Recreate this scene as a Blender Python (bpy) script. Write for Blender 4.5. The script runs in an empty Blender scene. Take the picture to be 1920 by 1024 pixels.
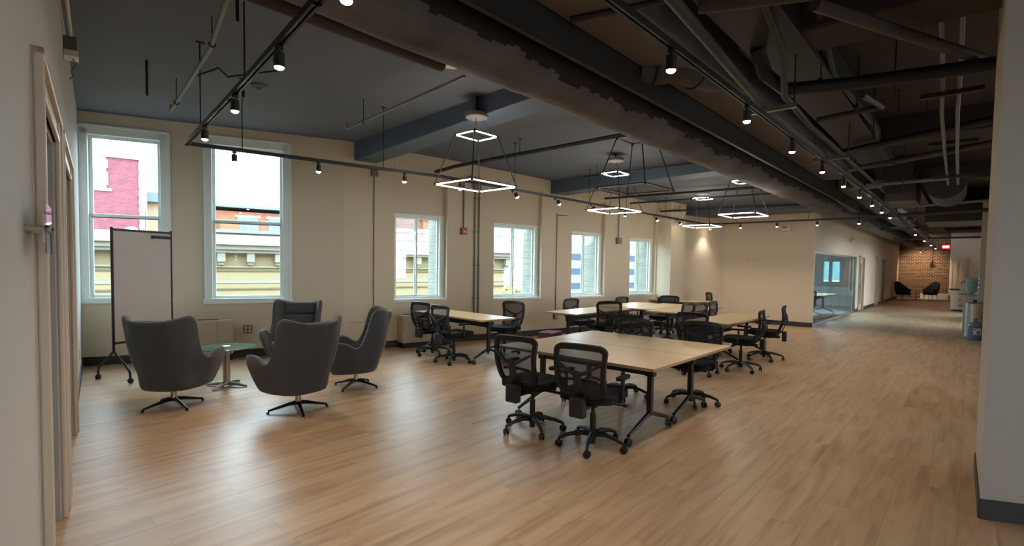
import bpy, math, random
from math import sin, cos, pi, radians as R_
from mathutils import Vector, Matrix
random.seed(7)
SC = bpy.context.scene
COL = SC.collection

# ------------------------------------------------------------------ materials
def lin(c):
    return tuple(((x/255.0)/12.92 if x/255.0 <= .04045 else ((x/255.0+.055)/1.055)**2.4) for x in c)
def newmat(name):
    m = bpy.data.materials.new(name); m.use_nodes = True
    nt = m.node_tree; b = nt.nodes['Principled BSDF']
    return m, nt, b
def mat(name, rgb, rough=.6, metal=0, spec=.5, noise=0, nscale=8, bump=0, bscale=60, coat=0):
    """rgb is the surface's own colour, in sRGB 0..255"""
    m, nt, b = newmat(name); c = lin(rgb)
    b.inputs['Roughness'].default_value = rough; b.inputs['Metallic'].default_value = metal
    b.inputs['Specular IOR Level'].default_value = spec
    if coat: b.inputs['Coat Weight'].default_value = coat
    tc = nt.nodes.new('ShaderNodeTexCoord')
    n = nt.nodes.new('ShaderNodeTexNoise'); n.inputs['Scale'].default_value = nscale; n.inputs['Detail'].default_value = 4
    nt.links.new(tc.outputs['Object'], n.inputs['Vector'])
    r = nt.nodes.new('ShaderNodeMix'); r.data_type = 'RGBA'
    k = noise if noise else .03
    r.inputs[6].default_value = (*[x*(1-k) for x in c], 1); r.inputs[7].default_value = (*[min(1, x*(1+k)) for x in c], 1)
    nt.links.new(n.outputs['Fac'], r.inputs[0]); nt.links.new(r.outputs[2], b.inputs['Base Color'])
    if bump:
        n2 = nt.nodes.new('ShaderNodeTexNoise'); n2.inputs['Scale'].default_value = bscale
        nt.links.new(tc.outputs['Object'], n2.inputs['Vector'])
        bp = nt.nodes.new('ShaderNodeBump'); bp.inputs['Strength'].default_value = bump; bp.inputs['Distance'].default_value = .01
        nt.links.new(n2.outputs['Fac'], bp.inputs['Height']); nt.links.new(bp.outputs[0], b.inputs['Normal'])
    return m
def emis(name, rgb, s):
    m, nt, b = newmat(name)
    b.inputs['Base Color'].default_value = (*lin(rgb), 1)
    b.inputs['Emission Color'].default_value = (*lin(rgb), 1); b.inputs['Emission Strength'].default_value = s
    return m
def glassmat(name, tint=(255, 255, 255), refl=.06, rough=0.0, ior=1.45):
    m = bpy.data.materials.new(name); m.use_nodes = True; nt = m.node_tree; nt.nodes.clear()
    o = nt.nodes.new('ShaderNodeOutputMaterial'); t = nt.nodes.new('ShaderNodeBsdfTransparent'); g = nt.nodes.new('ShaderNodeBsdfGlossy')
    t.inputs[0].default_value = (*lin(tint), 1); g.inputs['Roughness'].default_value = rough
    f = nt.nodes.new('ShaderNodeFresnel'); ge = nt.nodes.new('ShaderNodeNewGeometry')
    mr = nt.nodes.new('ShaderNodeMapRange'); mr.inputs[3].default_value = ior; mr.inputs[4].default_value = 1/ior   # leaving the thin pane reflects no more than entering it
    nt.links.new(ge.outputs['Backfacing'], mr.inputs[0]); nt.links.new(mr.outputs[0], f.inputs[0])
    mx = nt.nodes.new('ShaderNodeMixShader')
    nt.links.new(f.outputs[0], mx.inputs[0]); nt.links.new(t.outputs[0], mx.inputs[1]); nt.links.new(g.outputs[0], mx.inputs[2])
    nt.links.new(mx.outputs[0], o.inputs[0])
    return m
def meshfabric(name, rgb, cover):
    m = bpy.data.materials.new(name); m.use_nodes = True; nt = m.node_tree; nt.nodes.clear()
    o = nt.nodes.new('ShaderNodeOutputMaterial'); t = nt.nodes.new('ShaderNodeBsdfTransparent'); g = nt.nodes.new('ShaderNodeBsdfDiffuse')
    g.inputs[0].default_value = (*lin(rgb), 1); mx = nt.nodes.new('ShaderNodeMixShader')
    tc = nt.nodes.new('ShaderNodeTexCoord'); w = nt.nodes.new('ShaderNodeTexWave'); w.inputs['Scale'].default_value = 60; w.bands_direction = 'Z'
    nt.links.new(tc.outputs['Object'], w.inputs['Vector'])
    mr = nt.nodes.new('ShaderNodeMapRange'); mr.inputs[3].default_value = cover-.06; mr.inputs[4].default_value = cover+.06
    nt.links.new(w.outputs['Fac'], mr.inputs[0]); nt.links.new(mr.outputs[0], mx.inputs[0])
    nt.links.new(t.outputs[0], mx.inputs[1]); nt.links.new(g.outputs[0], mx.inputs[2]); nt.links.new(mx.outputs[0], o.inputs[0])
    return m
def brickmat(name, c1, c2, mortar, bw=.21, bh=.07, ms=.012, rough=.85, axis='Y', patch=0):
    m, nt, b = newmat(name); b.inputs['Roughness'].default_value = rough
    tc = nt.nodes.new('ShaderNodeTexCoord'); sp = nt.nodes.new('ShaderNodeSeparateXYZ'); cb = nt.nodes.new('ShaderNodeCombineXYZ')
    nt.links.new(tc.outputs['Object'], sp.inputs[0]); nt.links.new(sp.outputs[axis], cb.inputs[0]); nt.links.new(sp.outputs['Z'], cb.inputs[1])
    bt = nt.nodes.new('ShaderNodeTexBrick'); bt.inputs['Scale'].default_value = 1
    bt.inputs['Brick Width'].default_value = bw; bt.inputs['Row Height'].default_value = bh; bt.inputs['Mortar Size'].default_value = ms
    bt.inputs['Color1'].default_value = (*lin(c1), 1); bt.inputs['Color2'].default_value = (*lin(c2), 1); bt.inputs['Mortar'].default_value = (*lin(mortar), 1)
    bt.inputs['Bias'].default_value = 0
    nt.links.new(cb.outputs[0], bt.inputs['Vector'])
    n = nt.nodes.new('ShaderNodeTexNoise'); n.inputs['Scale'].default_value = 3.0; n.inputs['Detail'].default_value = 6
    nt.links.new(tc.outputs['Object'], n.inputs['Vector'])
    mx = nt.nodes.new('ShaderNodeMix'); mx.data_type = 'RGBA'; mx.blend_type = 'MULTIPLY'; mx.inputs[0].default_value = .45
    nt.links.new(bt.outputs['Color'], mx.inputs[6]); nt.links.new(n.outputs['Fac'], mx.inputs[7])
    nt.links.new(mx.outputs[2], b.inputs['Base Color'])
    bp = nt.nodes.new('ShaderNodeBump'); bp.inputs['Strength'].default_value = .4; bp.inputs['Distance'].default_value = .01
    nt.links.new(bt.outputs['Fac'], bp.inputs['Height']); bp.invert = True; nt.links.new(bp.outputs[0], b.inputs['Normal'])
    return m
def floormat():
    m, nt, b = newmat('oak_planks'); L = nt.links.new
    tc = nt.nodes.new('ShaderNodeTexCoord')
    bt = nt.nodes.new('ShaderNodeTexBrick'); bt.inputs['Scale'].default_value = 1; bt.offset = .37; bt.offset_frequency = 2
    bt.inputs['Brick Width'].default_value = 1.35; bt.inputs['Row Height'].default_value = .18; bt.inputs['Mortar Size'].default_value = .0012
    bt.inputs['Mortar Smooth'].default_value = .3
    bt.inputs['Color1'].default_value = (0, 0, 0, 1); bt.inputs['Color2'].default_value = (1, 1, 1, 1); bt.inputs['Mortar'].default_value = (.5, .5, .5, 1)
    L(tc.outputs['Object'], bt.inputs['Vector'])
    # per-plank offset for the grain
    ad = nt.nodes.new('ShaderNodeVectorMath'); ad.operation = 'MULTIPLY_ADD'; ad.inputs[1].default_value = (7, 3, 0)
    L(bt.outputs['Color'], ad.inputs[0]); L(tc.outputs['Object'], ad.inputs[2])
    mp = nt.nodes.new('ShaderNodeMapping'); mp.inputs['Scale'].default_value = (.5, 5, 1); L(ad.outputs[0], mp.inputs[0])
    n1 = nt.nodes.new('ShaderNodeTexNoise'); n1.inputs['Scale'].default_value = 2.2; n1.inputs['Detail'].default_value = 8; n1.inputs['Distortion'].default_value = .6; L(mp.outputs[0], n1.inputs['Vector'])
    mp2 = nt.nodes.new('ShaderNodeMapping'); mp2.inputs['Scale'].default_value = (1.2, 45, 1); L(ad.outputs[0], mp2.inputs[0])
    n2 = nt.nodes.new('ShaderNodeTexNoise'); n2.inputs['Scale'].default_value = 3; n2.inputs['Detail'].default_value = 4; L(mp2.outputs[0], n2.inputs['Vector'])
    mp3 = nt.nodes.new('ShaderNodeMapping'); mp3.inputs['Scale'].default_value = (1.4, 6, 1); L(ad.outputs[0], mp3.inputs[0])
    n3 = nt.nodes.new('ShaderNodeTexNoise'); n3.inputs['Scale'].default_value = 1.3; n3.inputs['Detail'].default_value = 3; L(mp3.outputs[0], n3.inputs['Vector'])
    cr = nt.nodes.new('ShaderNodeValToRGB')
    cr.color_ramp.elements[0].position = .28; cr.color_ramp.elements[0].color = (*lin((164, 130, 100)), 1)
    cr.color_ramp.elements[1].position = .72; cr.color_ramp.elements[1].color = (*lin((206, 176, 143)), 1)
    e = cr.color_ramp.elements.new(.5); e.color = (*lin((192, 159, 126)), 1)
    L(n1.outputs['Fac'], cr.inputs[0])
    # plank to plank tone
    mt = nt.nodes.new('ShaderNodeMix'); mt.data_type = 'RGBA'; mt.blend_type = 'MULTIPLY'; mt.inputs[0].default_value = 1
    mr = nt.nodes.new('ShaderNodeMapRange'); mr.inputs[3].default_value = .92; mr.inputs[4].default_value = 1.05; L(bt.outputs['Color'], mr.inputs[0])
    L(cr.outputs[0], mt.inputs[6]); L(mr.outputs[0], mt.inputs[7])
    mg = nt.nodes.new('ShaderNodeMix'); mg.data_type = 'RGBA'; mg.blend_type = 'MULTIPLY'; mg.inputs[0].default_value = .26
    L(mt.outputs[2], mg.inputs[6]); L(n2.outputs['Fac'], mg.inputs[7])
    # knots
    kr = nt.nodes.new('ShaderNodeMapRange'); kr.inputs[1].default_value = .66; kr.inputs[2].default_value = .78; kr.inputs[3].default_value = 0; kr.inputs[4].default_value = .5
    L(n3.outputs['Fac'], kr.inputs[0])
    mk = nt.nodes.new('ShaderNodeMix'); mk.data_type = 'RGBA'; mk.inputs[7].default_value = (*lin((110, 76, 54)), 1)
    L(kr.outputs[0], mk.inputs[0]); L(mg.outputs[2], mk.inputs[6])
    # joints
    mj = nt.nodes.new('ShaderNodeMix'); mj.data_type = 'RGBA'; mj.inputs[7].default_value = (*lin((96, 70, 52)), 1)
    mj2 = nt.nodes.new('ShaderNodeMath'); mj2.operation = 'MULTIPLY'; mj2.inputs[1].default_value = .55; L(bt.outputs['Fac'], mj2.inputs[0])
    L(mj2.outputs[0], mj.inputs[0]); L(mk.outputs[2], mj.inputs[6]); L(mj.outputs[2], b.inputs['Base Color'])
    rr = nt.nodes.new('ShaderNodeMapRange'); rr.inputs[3].default_value = .32; rr.inputs[4].default_value = .46; L(n2.outputs['Fac'], rr.inputs[0]); L(rr.outputs[0], b.inputs['Roughness'])
    b.inputs['Specular IOR Level'].default_value = .45
    bp = nt.nodes.new('ShaderNodeBump'); bp.inputs['Strength'].default_value = .12; bp.inputs['Distance'].default_value = .004
    L(n2.outputs['Fac'], bp.inputs['Height']); L(bp.outputs[0], b.inputs['Normal'])
    return m
def fabric(name, rgb):
    m, nt, b = newmat(name); L = nt.links.new
    tc = nt.nodes.new('ShaderNodeTexCoord'); mp = nt.nodes.new('ShaderNodeMapping'); mp.inputs['Scale'].default_value = (60, 60, 320)
    L(tc.outputs['Object'], mp.inputs[0])
    n = nt.nodes.new('ShaderNodeTexNoise'); n.inputs['Scale'].default_value = 1; n.inputs['Detail'].default_value = 3; L(mp.outputs[0], n.inputs['Vector'])
    c = lin(rgb); mx = nt.nodes.new('ShaderNodeMix'); mx.data_type = 'RGBA'
    mx.inputs[6].default_value = (*[x*.55 for x in c], 1); mx.inputs[7].default_value = (*[x*1.5 for x in c], 1)
    L(n.outputs['Fac'], mx.inputs[0]); L(mx.outputs[2], b.inputs['Base Color'])
    b.inputs['Roughness'].default_value = .9; b.inputs['Sheen Weight'].default_value = .25; b.inputs['Specular IOR Level'].default_value = .2
    bp = nt.nodes.new('ShaderNodeBump'); bp.inputs['Strength'].default_value = .15; bp.inputs['Distance'].default_value = .003
    L(n.outputs['Fac'], bp.inputs['Height']); L(bp.outputs[0], b.inputs['Normal'])
    return m

M = {}
M['floor'] = floormat()
M['wall'] = mat('wall_paint', (214, 201, 180), .75, noise=.015, nscale=2, bump=.03, bscale=120)
M['wall_cool'] = mat('wall_paint_white', (190, 187, 183), .75, noise=.015, nscale=2, bump=.03, bscale=120)
M['trim_tan'] = mat('casing_paint', (196, 180, 160), .4)
M['door_grey'] = mat('door_paint', (150, 146, 142), .5)
M['base'] = mat('rubber_base', (54, 53, 52), .5)
M['ceil'] = mat('ceiling_paint', (98, 103, 115), .8, noise=.04, nscale=1.2)
M['beamc'] = mat('beam_paint', (78, 90, 108), .6, noise=.05, nscale=2)
M['ceil_d'] = mat('slab_dark', (60, 52, 45), .9, noise=.18, nscale=1.5, bump=.1, bscale=20)
M['soffit'] = mat('soffit_paint', (100, 94, 90), .85, noise=.06, nscale=2)
M['black'] = mat('black_metal', (20, 20, 21), .45)
M['blackp'] = mat('black_plastic', (19, 20, 22), .5, bump=.1, bscale=200)
M['gunp'] = mat('grey_plastic', (31, 35, 42), .45)
M['seatf'] = mat('black_fabric', (14, 14, 15), .95, noise=.2, nscale=150)
M['pipe_d'] = mat('pipe_black', (34, 31, 30), .6, noise=.1, nscale=6)
M['pipe_b'] = mat('pipe_brown', (62, 56, 52), .6, noise=.15, nscale=5)
M['pipe_g'] = mat('pipe_grey', (118, 116, 114), .5)
M['galv'] = mat('galvanised', (120, 118, 112), .4, metal=.6)
M['frame'] = mat('window_frame', (232, 240, 238), .45)
M['frame_lo'] = mat('window_gasket', (70, 76, 78), .5)
M['glass'] = glassmat('window_glass', (232, 240, 240))
M['glassr'] = glassmat('partition_glass', (206, 226, 232), ior=1.4)
M['table_glass'] = glassmat('table_glass', (240, 246, 243), ior=1.4)
M['tglass_edge'] = mat('glass_edge', (60, 130, 110), .1)
M['maple'] = mat('maple_laminate', (222, 190, 146), .38, noise=.05, nscale=3)
M['edge'] = mat('maple_edge', (168, 142, 106), .5)
M['uph'] = fabric('grey_upholstery', (74, 76, 78))
M['uph2'] = fabric('dark_upholstery', (50, 50, 54))
M['meshf'] = meshfabric('chair_mesh', (60, 62, 70), .74)
M['chrome'] = mat('chrome', (190, 188, 182), .18, metal=1)
M['nickel'] = mat('brushed_nickel', (176, 172, 164), .3, metal=.9)
M['dchrome'] = mat('dark_chrome', (66, 66, 68), .2, metal=.9)
M['board'] = mat('whiteboard', (204, 192, 184), .35)
M['fcu'] = mat('unit_enamel', (190, 178, 158), .45)
M['white'] = mat('white_plastic', (214, 210, 204), .4)
M['offw'] = mat('offwhite_plastic', (200, 194, 180), .45)
M['led'] = emis('led_tube', (255, 244, 222), 9)
M['lens'] = emis('spot_lens', (255, 232, 196), 60)
M['lens_dim'] = emis('spot_lens_dim', (255, 236, 208), 25)
M['ledoff'] = mat('led_off', (190, 184, 174), .4)
M['red'] = mat('alarm_red', (150, 34, 34), .4)
M['exit'] = emis('exit_red', (255, 40, 30), 4)
M['exitw'] = emis('exit_letters', (255, 190, 180), 5)
M['mag'] = mat('magenta_card', (120, 62, 86), .6, noise=.2, nscale=20)
M['steel'] = mat('stainless', (186, 180, 174), .3, metal=.75)
M['bluep'] = glassmat('blue_polycarbonate', (150, 175, 205), ior=1.5)
M['bluew'] = mat('blue_bottle', (96, 122, 158), .15)
M['bluel'] = mat('aqua_bottle', (150, 184, 196), .15)
M['copy'] = mat('copier_shell', (206, 198, 186), .5)
M['dark'] = mat('dark_grey', (52, 50, 50), .5)
M['brick'] = brickmat('brick_interior', (126, 80, 56), (66, 46, 38), (158, 136, 110), .22, .085, .014)
M['brass'] = mat('brass', (190, 140, 80), .35, metal=.8)
M['carpet'] = mat('blue_grey_carpet', (120, 132, 140), .95, noise=.1, nscale=60)
M['concrete'] = mat('street', (120, 120, 118), .9, noise=.1)

def duct_mat():
    m, nt, b = newmat('duct_wrap'); L = nt.links.new
    tc = nt.nodes.new('ShaderNodeTexCoord'); n = nt.nodes.new('ShaderNodeTexNoise'); n.inputs['Scale'].default_value = 1.6; n.inputs['Detail'].default_value = 5
    L(tc.outputs['Object'], n.inputs['Vector'])
    cr = nt.nodes.new('ShaderNodeValToRGB'); cr.color_ramp.elements[0].color = (*lin((68, 67, 68)), 1); cr.color_ramp.elements[1].color = (*lin((104, 101, 100)), 1)
    cr.color_ramp.elements[0].position = .3; cr.color_ramp.elements[1].position = .65
    L(n.outputs['Fac'], cr.inputs[0]); L(cr.outputs[0], b.inputs['Base Color']); b.inputs['Roughness'].default_value = .8
    mp = nt.nodes.new('ShaderNodeMapping'); mp.inputs['Scale'].default_value = (5, 12, 12); L(tc.outputs['Object'], mp.inputs[0])
    n2 = nt.nodes.new('ShaderNodeTexNoise'); n2.inputs['Scale'].default_value = 1; n2.inputs['Detail'].default_value = 5; L(mp.outputs[0], n2.inputs['Vector'])
    bp = nt.nodes.new('ShaderNodeBump'); bp.inputs['Strength'].default_value = .5; bp.inputs['Distance'].default_value = .03
    L(n2.outputs['Fac'], bp.inputs['Height']); L(bp.outputs[0], b.inputs['Normal'])
    return m
M['duct'] = duct_mat()

# ------------------------------------------------------------------ mesh builder
class MB:
    def __init__(s): s.v = []; s.f = []; s.m = []
    def add(s, vs, fs, mi=0):
        b = len(s.v); s.v += [tuple(v) for v in vs]; s.f += [tuple(b+i for i in f) for f in fs]; s.m += [mi]*len(fs); return s
    def box(s, c, d, rot=None, mi=0):
        hx, hy, hz = d[0]/2, d[1]/2, d[2]/2
        vs = [Vector((x*hx, y*hy, z*hz)) for x in (-1, 1) for y in (-1, 1) for z in (-1, 1)]
        if rot is not None:
            if not isinstance(rot, Matrix): rot = Matrix.Rotation(rot, 3, 'Z')
            vs = [rot @ v for v in vs]
        c = Vector(c)
        return s.add([v+c for v in vs], [(0, 1, 3, 2), (4, 6, 7, 5), (0, 4, 5, 1), (2, 3, 7, 6), (0, 2, 6, 4), (1, 5, 7, 3)], mi)
    def bb(s, x0, x1, y0, y1, z0, z1, mi=0): return s.box(((x0+x1)/2, (y0+y1)/2, (z0+z1)/2), (abs(x1-x0), abs(y1-y0), abs(z1-z0)), None, mi)
    def tube(s, pts, r, n=10, mi=0, cap=True):
        pts = [Vector(p) for p in pts]; rs = r if isinstance(r, (list, tuple)) else [r]*len(pts)
        rings = []
        for i, p in enumerate(pts):
            a = pts[max(i-1, 0)]; b = pts[min(i+1, len(pts)-1)]; d = (b-a).normalized()
            up = Vector((0, 0, 1)) if abs(d.z) < .95 else Vector((1, 0, 0))
            x = d.cross(up).normalized(); y = x.cross(d)
            rings.append([p+(x*cos(2*pi*k/n)+y*sin(2*pi*k/n))*rs[i] for k in range(n)])
        fs = []
        for i in range(len(pts)-1):
            for k in range(n):
                a = i*n+k; b = i*n+(k+1) % n; fs.append((a, b, b+n, a+n))
        if cap: fs.append(tuple(range(n))[::-1]); fs.append(tuple((len(pts)-1)*n+k for k in range(n)))
        return s.add([v for rg in rings for v in rg], fs, mi)
    def lathe(s, prof, c=(0, 0, 0), n=20, mi=0, mat3=None):
        vs = []; fs = []
        for r, z in prof:
            for k in range(n):
                v = Vector((r*cos(2*pi*k/n), r*sin(2*pi*k/n), z))
                if mat3 is not None: v = mat3 @ v
                vs.append(v+Vector(c))
        for i in range(len(prof)-1):
            for k in range(n):
                a = i*n+k; b = i*n+(k+1) % n; fs.append((a, b, b+n, a+n))
        fs.append(tuple(range(n))[::-1]); fs.append(tuple((len(prof)-1)*n+k for k in range(n)))
        return s.add(vs, fs, mi)
    def prism(s, poly, z0, z1, mi=0):
        n = len(poly); vs = [(x, y, z0) for x, y in poly]+[(x, y, z1) for x, y in poly]
        fs = [tuple(range(n))[::-1], tuple(range(n, 2*n))]+[(i, (i+1) % n, (i+1) % n+n, i+n) for i in range(n)]
        return s.add(vs, fs, mi)
    def xf(s, m):
        s.v = [tuple(m @ Vector(v)) for v in s.v]; return s
    def build(s, name, mats, parent=None, smooth=False, bevel=0, sub=0, loc=None, seg=2):
        me = bpy.data.meshes.new(name); me.from_pydata(s.v, [], s.f)
        if not isinstance(mats, (list, tuple)): mats = [mats]
        for m in mats: me.materials.append(M[m] if isinstance(m, str) else m)
        me.polygons.foreach_set('material_index', s.m)
        if smooth: me.polygons.foreach_set('use_smooth', [True]*len(me.polygons))
        me.update(); me.validate()
        o = bpy.data.objects.new(name, me); COL.objects.link(o)
        if parent: o.parent = parent
        if loc: o.location = loc
        if bevel:
            b = o.modifiers.new('Bevel', 'BEVEL'); b.width = bevel; b.segments = seg; b.limit_method = 'ANGLE'; b.angle_limit = R_(40)
            if not smooth: pass
        if sub:
            b = o.modifiers.new('Subsurf', 'SUBSURF'); b.levels = sub; b.render_levels = sub
        if smooth and not sub:
            try: me.set_sharp_from_angle(angle=R_(38))
            except Exception: pass
        return o
def root(name, loc=(0, 0, 0), rz=0):
    o = bpy.data.objects.new(name, None); o.empty_display_size = .1; COL.objects.link(o); o.location = loc; o.rotation_euler = (0, 0, rz); return o
def tag(o, label, cat, group=None, kind=None):
    o['label'] = label; o['category'] = cat
    if group: o['group'] = group
    if kind: o['kind'] = kind
    return o
def struct(o): o['kind'] = 'structure'; return o
def copy_tree(o, parent=None, kids=None):
    c = o.copy(); COL.objects.link(c)
    if parent is not None: c.parent = parent
    for ch in CH.get(o.name, []): copy_tree(ch, c)
    return c
CH = {}
def index_children():
    CH.clear()
    for o in bpy.data.objects:
        if o.parent: CH.setdefault(o.parent.name, []).append(o)

# ------------------------------------------------------------------ camera
cd = bpy.data.cameras.new('camera'); cam = bpy.data.objects.new('camera', cd); COL.objects.link(cam); SC.camera = cam
F = 961.98; CYP = 538.55
cd.sensor_fit = 'HORIZONTAL'; cd.sensor_width = 36; cd.lens = F/1920*36
cd.shift_x = 0; cd.shift_y = (CYP-512)/1920; cd.clip_start = .05; cd.clip_end = 500
yaw, pit, rol = -.8416, -.0417, -.0145
Rm = Matrix.Rotation(yaw, 3, 'Z') @ Matrix.Rotation(pit, 3, 'X') @ Matrix.Rotation(rol, 3, 'Y')
# cam frame: X right, Y forward, Z up -> blender camera looks -Z, Y up
Cb = Matrix(((1, 0, 0), (0, 0, -1), (0, 1, 0)))
cam.matrix_world = Matrix.Translation((0, 0, 1.6)) @ (Rm @ Cb).to_4x4()

# ------------------------------------------------------------------ window wall frames
def wallframe(a, b):
    a = Vector((*a, 0)); b = Vector((*b, 0)); t = (b-a).normalized(); n = Vector((-t.y, t.x, 0))   # n: outward (away from room)
    if n.y < 0: n = -n
    m = Matrix(((t.x, n.x, 0, a.x), (t.y, n.y, 0, a.y), (0, 0, 1, 0), (0, 0, 0, 1)))
    return m, (b-a).length
WA, LA = wallframe((1.42, 9.9), (4.92, 8.46))
WB, LB = wallframe((4.92, 8.46), (13.9, 6.28))
TH = .42; THA = .24
# openings: (a0,a1,z0,z1)
W12 = [(0.03, 1.11, .99, 3.57), (1.63, 2.86, .955, 3.60)]
W36 = [(.94, 2.06, .91, 2.59, 3.49), (3.19, 4.49, .88, 2.53, 3.44), (5.41, 6.52, .87, 2.46, 3.36), (7.43, 8.46, .89, 2.39, 3.26)]
RD = .13   # recess depth of the four farther windows
wa = MB(); ZT = 3.95
def cells(mb, segs, L, th, zt, y0=0):
    x = segs[0] if False else None
cur = 0
for (a0, a1, z0, z1) in W12:
    if a0 > cur: wa.bb(cur, a0, 0, THA, 0, ZT)
    wa.bb(a0, a1, 0, THA, 0, z0); wa.bb(a0, a1, 0, THA, z1, ZT); cur = a1
wa.bb(cur, LA, 0, THA, 0, ZT); wa.bb(-.25, 0, 0, THA, 0, ZT)
wa.xf(WA); struct(wa.build('wall_back', ['wall']))
wb = MB(); cur = -.03
for (a0, a1, z0, z1, zr) in W36:
    wb.bb(cur, a0, 0, TH, 0, ZT)
    wb.bb(a0, a1, 0, TH, 0, z0); wb.bb(a0, a1, RD-.02, TH, z1, zr); wb.bb(a0, a1, 0, TH, zr, ZT); cur = a1
wb.bb(cur, LB+2.45, 0, TH, 0, ZT)
wb.xf(WB); struct(wb.build('wall_back', ['wall']))
# exterior brick reveal lining the outside of each opening
bxr = brickmat('brick_exterior', (140, 147, 134), (124, 134, 122), (150, 154, 146), .2, .07, .01, axis='X')
for fr, ops in ((WA, [(a, b, c, d) for a, b, c, d in W12]), (WB, [(a, b, c, d) for a, b, c, d, e in W36])):
    for (a0, a1, z0, z1) in ops:
        th_ = .30 if fr is WA else TH+.25
        q = MB(); q.bb(a1-.1, a1-.002, RD+.12, th_, z0-.3, z1+.3)
        q.xf(fr); struct(q.build('trim_1', [bxr]))

def window_hung(i, fr, a0, a1, z0, z1, zr):
    r = root('window_%d' % i); struct(r)
    f = MB(); y0, y1 = -.02, .1; w = .075
    f.bb(a0-.03, a0+w, y0, y1, z0, z1); f.bb(a1-w-.03, a1+.02, y0, y1, z0, z1); f.bb(a0-.03, a1+.02, y0, y1, z1-.1, z1+.03); f.bb(a0-.06, a1+.05, y0-.03, y1, z0-.05, z0+.035)
    f.bb(a0-.045, a0-.01, y0-.012, y0+.01, z0, z1+.045); f.bb(a1-.01, a1+.035, y0-.012, y0+.01, z0, z1+.045); f.bb(a0-.045, a1+.035, y0-.012, y0+.01, z1+.01, z1+.045)
    f.xf(fr); f.build('window_frame', 'frame', r, bevel=.006)
    x0, x1 = a0+w, a1-w-.03
    s = MB()   # upper sash further out, lower sash nearer
    for (za, zb, yy) in ((zr-.02, z1-.1, .065), (z0+.03, zr+.02, .03)):
        s.bb(x0, x0+.045, yy, yy+.03, za, zb); s.bb(x1-.045, x1, yy, yy+.03, za, zb); s.bb(x0, x1, yy, yy+.03, zb-.045, zb); s.bb(x0, x1, yy, yy+.03, za, za+.05)
    s.bb((x0+x1)/2-.03, (x0+x1)/2+.03, .012, .03, zr+.005, zr+.02)
    s.xf(fr); s.build('sash', 'frame', r, bevel=.004)
    g = MB(); g.bb(x0+.02, x1-.02, .078, .084, zr, z1-.12); g.bb(x0+.02, x1-.02, .043, .049, z0+.05, zr)
    g.xf(fr); g.build('pane', 'glass', r)
    k = MB(); k.bb(x0+.03, x1-.03, .026, .032, zr-.035, zr-.022); k.xf(fr); k.build('gasket', 'frame_lo', r)
window_hung(1, WA, *W12[0], 2.27); window_hung(2, WA, *W12[1], 2.26)
def window_slide(i, fr, a0, a1, z0, z1):
    r = root('window_%d' % i); struct(r)
    f = MB(); y0, y1 = RD-.03, RD+.09; w = .05; ar = a1-.07
    f.bb(a0, a0+w, y0, y1, z0, z1); f.bb(ar-w, ar, y0, y1, z0, z1); f.bb(a0, ar, y0, y1, z1-.06, z1); f.bb(a0, a1, y0, y1, z0, z0+.055)
    f.bb(ar, a1, y0+.02, y1, z0, z1)
    f.bb(a0-.02, a1+.01, -.015, RD, z0-.035, z0+.012)
    f.xf(fr); f.build('window_frame', 'frame', r, bevel=.005)
    x0, x1 = a0+w, ar-w; xm = x0+(x1-x0)*.47
    s = MB()
    for (xa, xb, yy) in ((x0, xm+.03, RD+.0), (xm-.02, x1, RD+.035)):
        s.bb(xa, xa+.032, yy, yy+.025, z0+.05, z1-.06); s.bb(xb-.032, xb, yy, yy+.025, z0+.05, z1-.06); s.bb(xa, xb, yy, yy+.025, z0+.05, z0+.085); s.bb(xa, xb, yy, yy+.025, z1-.095, z1-.06)
    s.xf(fr); s.build('sash', 'frame', r, bevel=.003)
    g = MB(); g.bb(x0+.02, xm+.01, RD+.01, RD+.015, z0+.07, z1-.08); g.bb(xm, x1-.02, RD+.045, RD+.05, z0+.07, z1-.08)
    g.xf(fr); g.build('pane', 'glass', r)
    k = MB(); k.bb(xm-.01, xm+.012, RD-.012, RD, z0+.25, z0+.36); k.bb(xm-.01, xm+.012, RD-.012, RD, z1-.5, z1-.4); k.xf(fr); k.build('latch', 'white', r)
for i, (a0, a1, z0, z1, zr) in enumerate(W36): window_slide(3+i, WB, a0, a1, z0, z1)
# valance boxes (old shade covers) at the heads of the four recesses
for (a0, a1, z0, z1, zr), e in zip(W36, (0, 1, 2, 3)):
    v = MB(); v.bb(a0, a1, -.012, RD, zr-.13, zr+.01); v.xf(WB)
    struct(v.build('trim_2', 'wall', bevel=.004))

# pier at the far end of the window wall, then far wall
p = MB(); p.bb(8.49, 9.1, -.47, .02, 0, ZT); p.xf(WB); struct(p.build('trim_3', 'wall', bevel=.004))
fw = MB(); fw.bb(16.2, 16.34, 3.26, 7.65, 0, 3.7); struct(fw.build('wall_far', 'wall'))

# left wall with two door openings
LWm, LL = wallframe((.52, 4.42), (1.45, 10.13))
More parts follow.
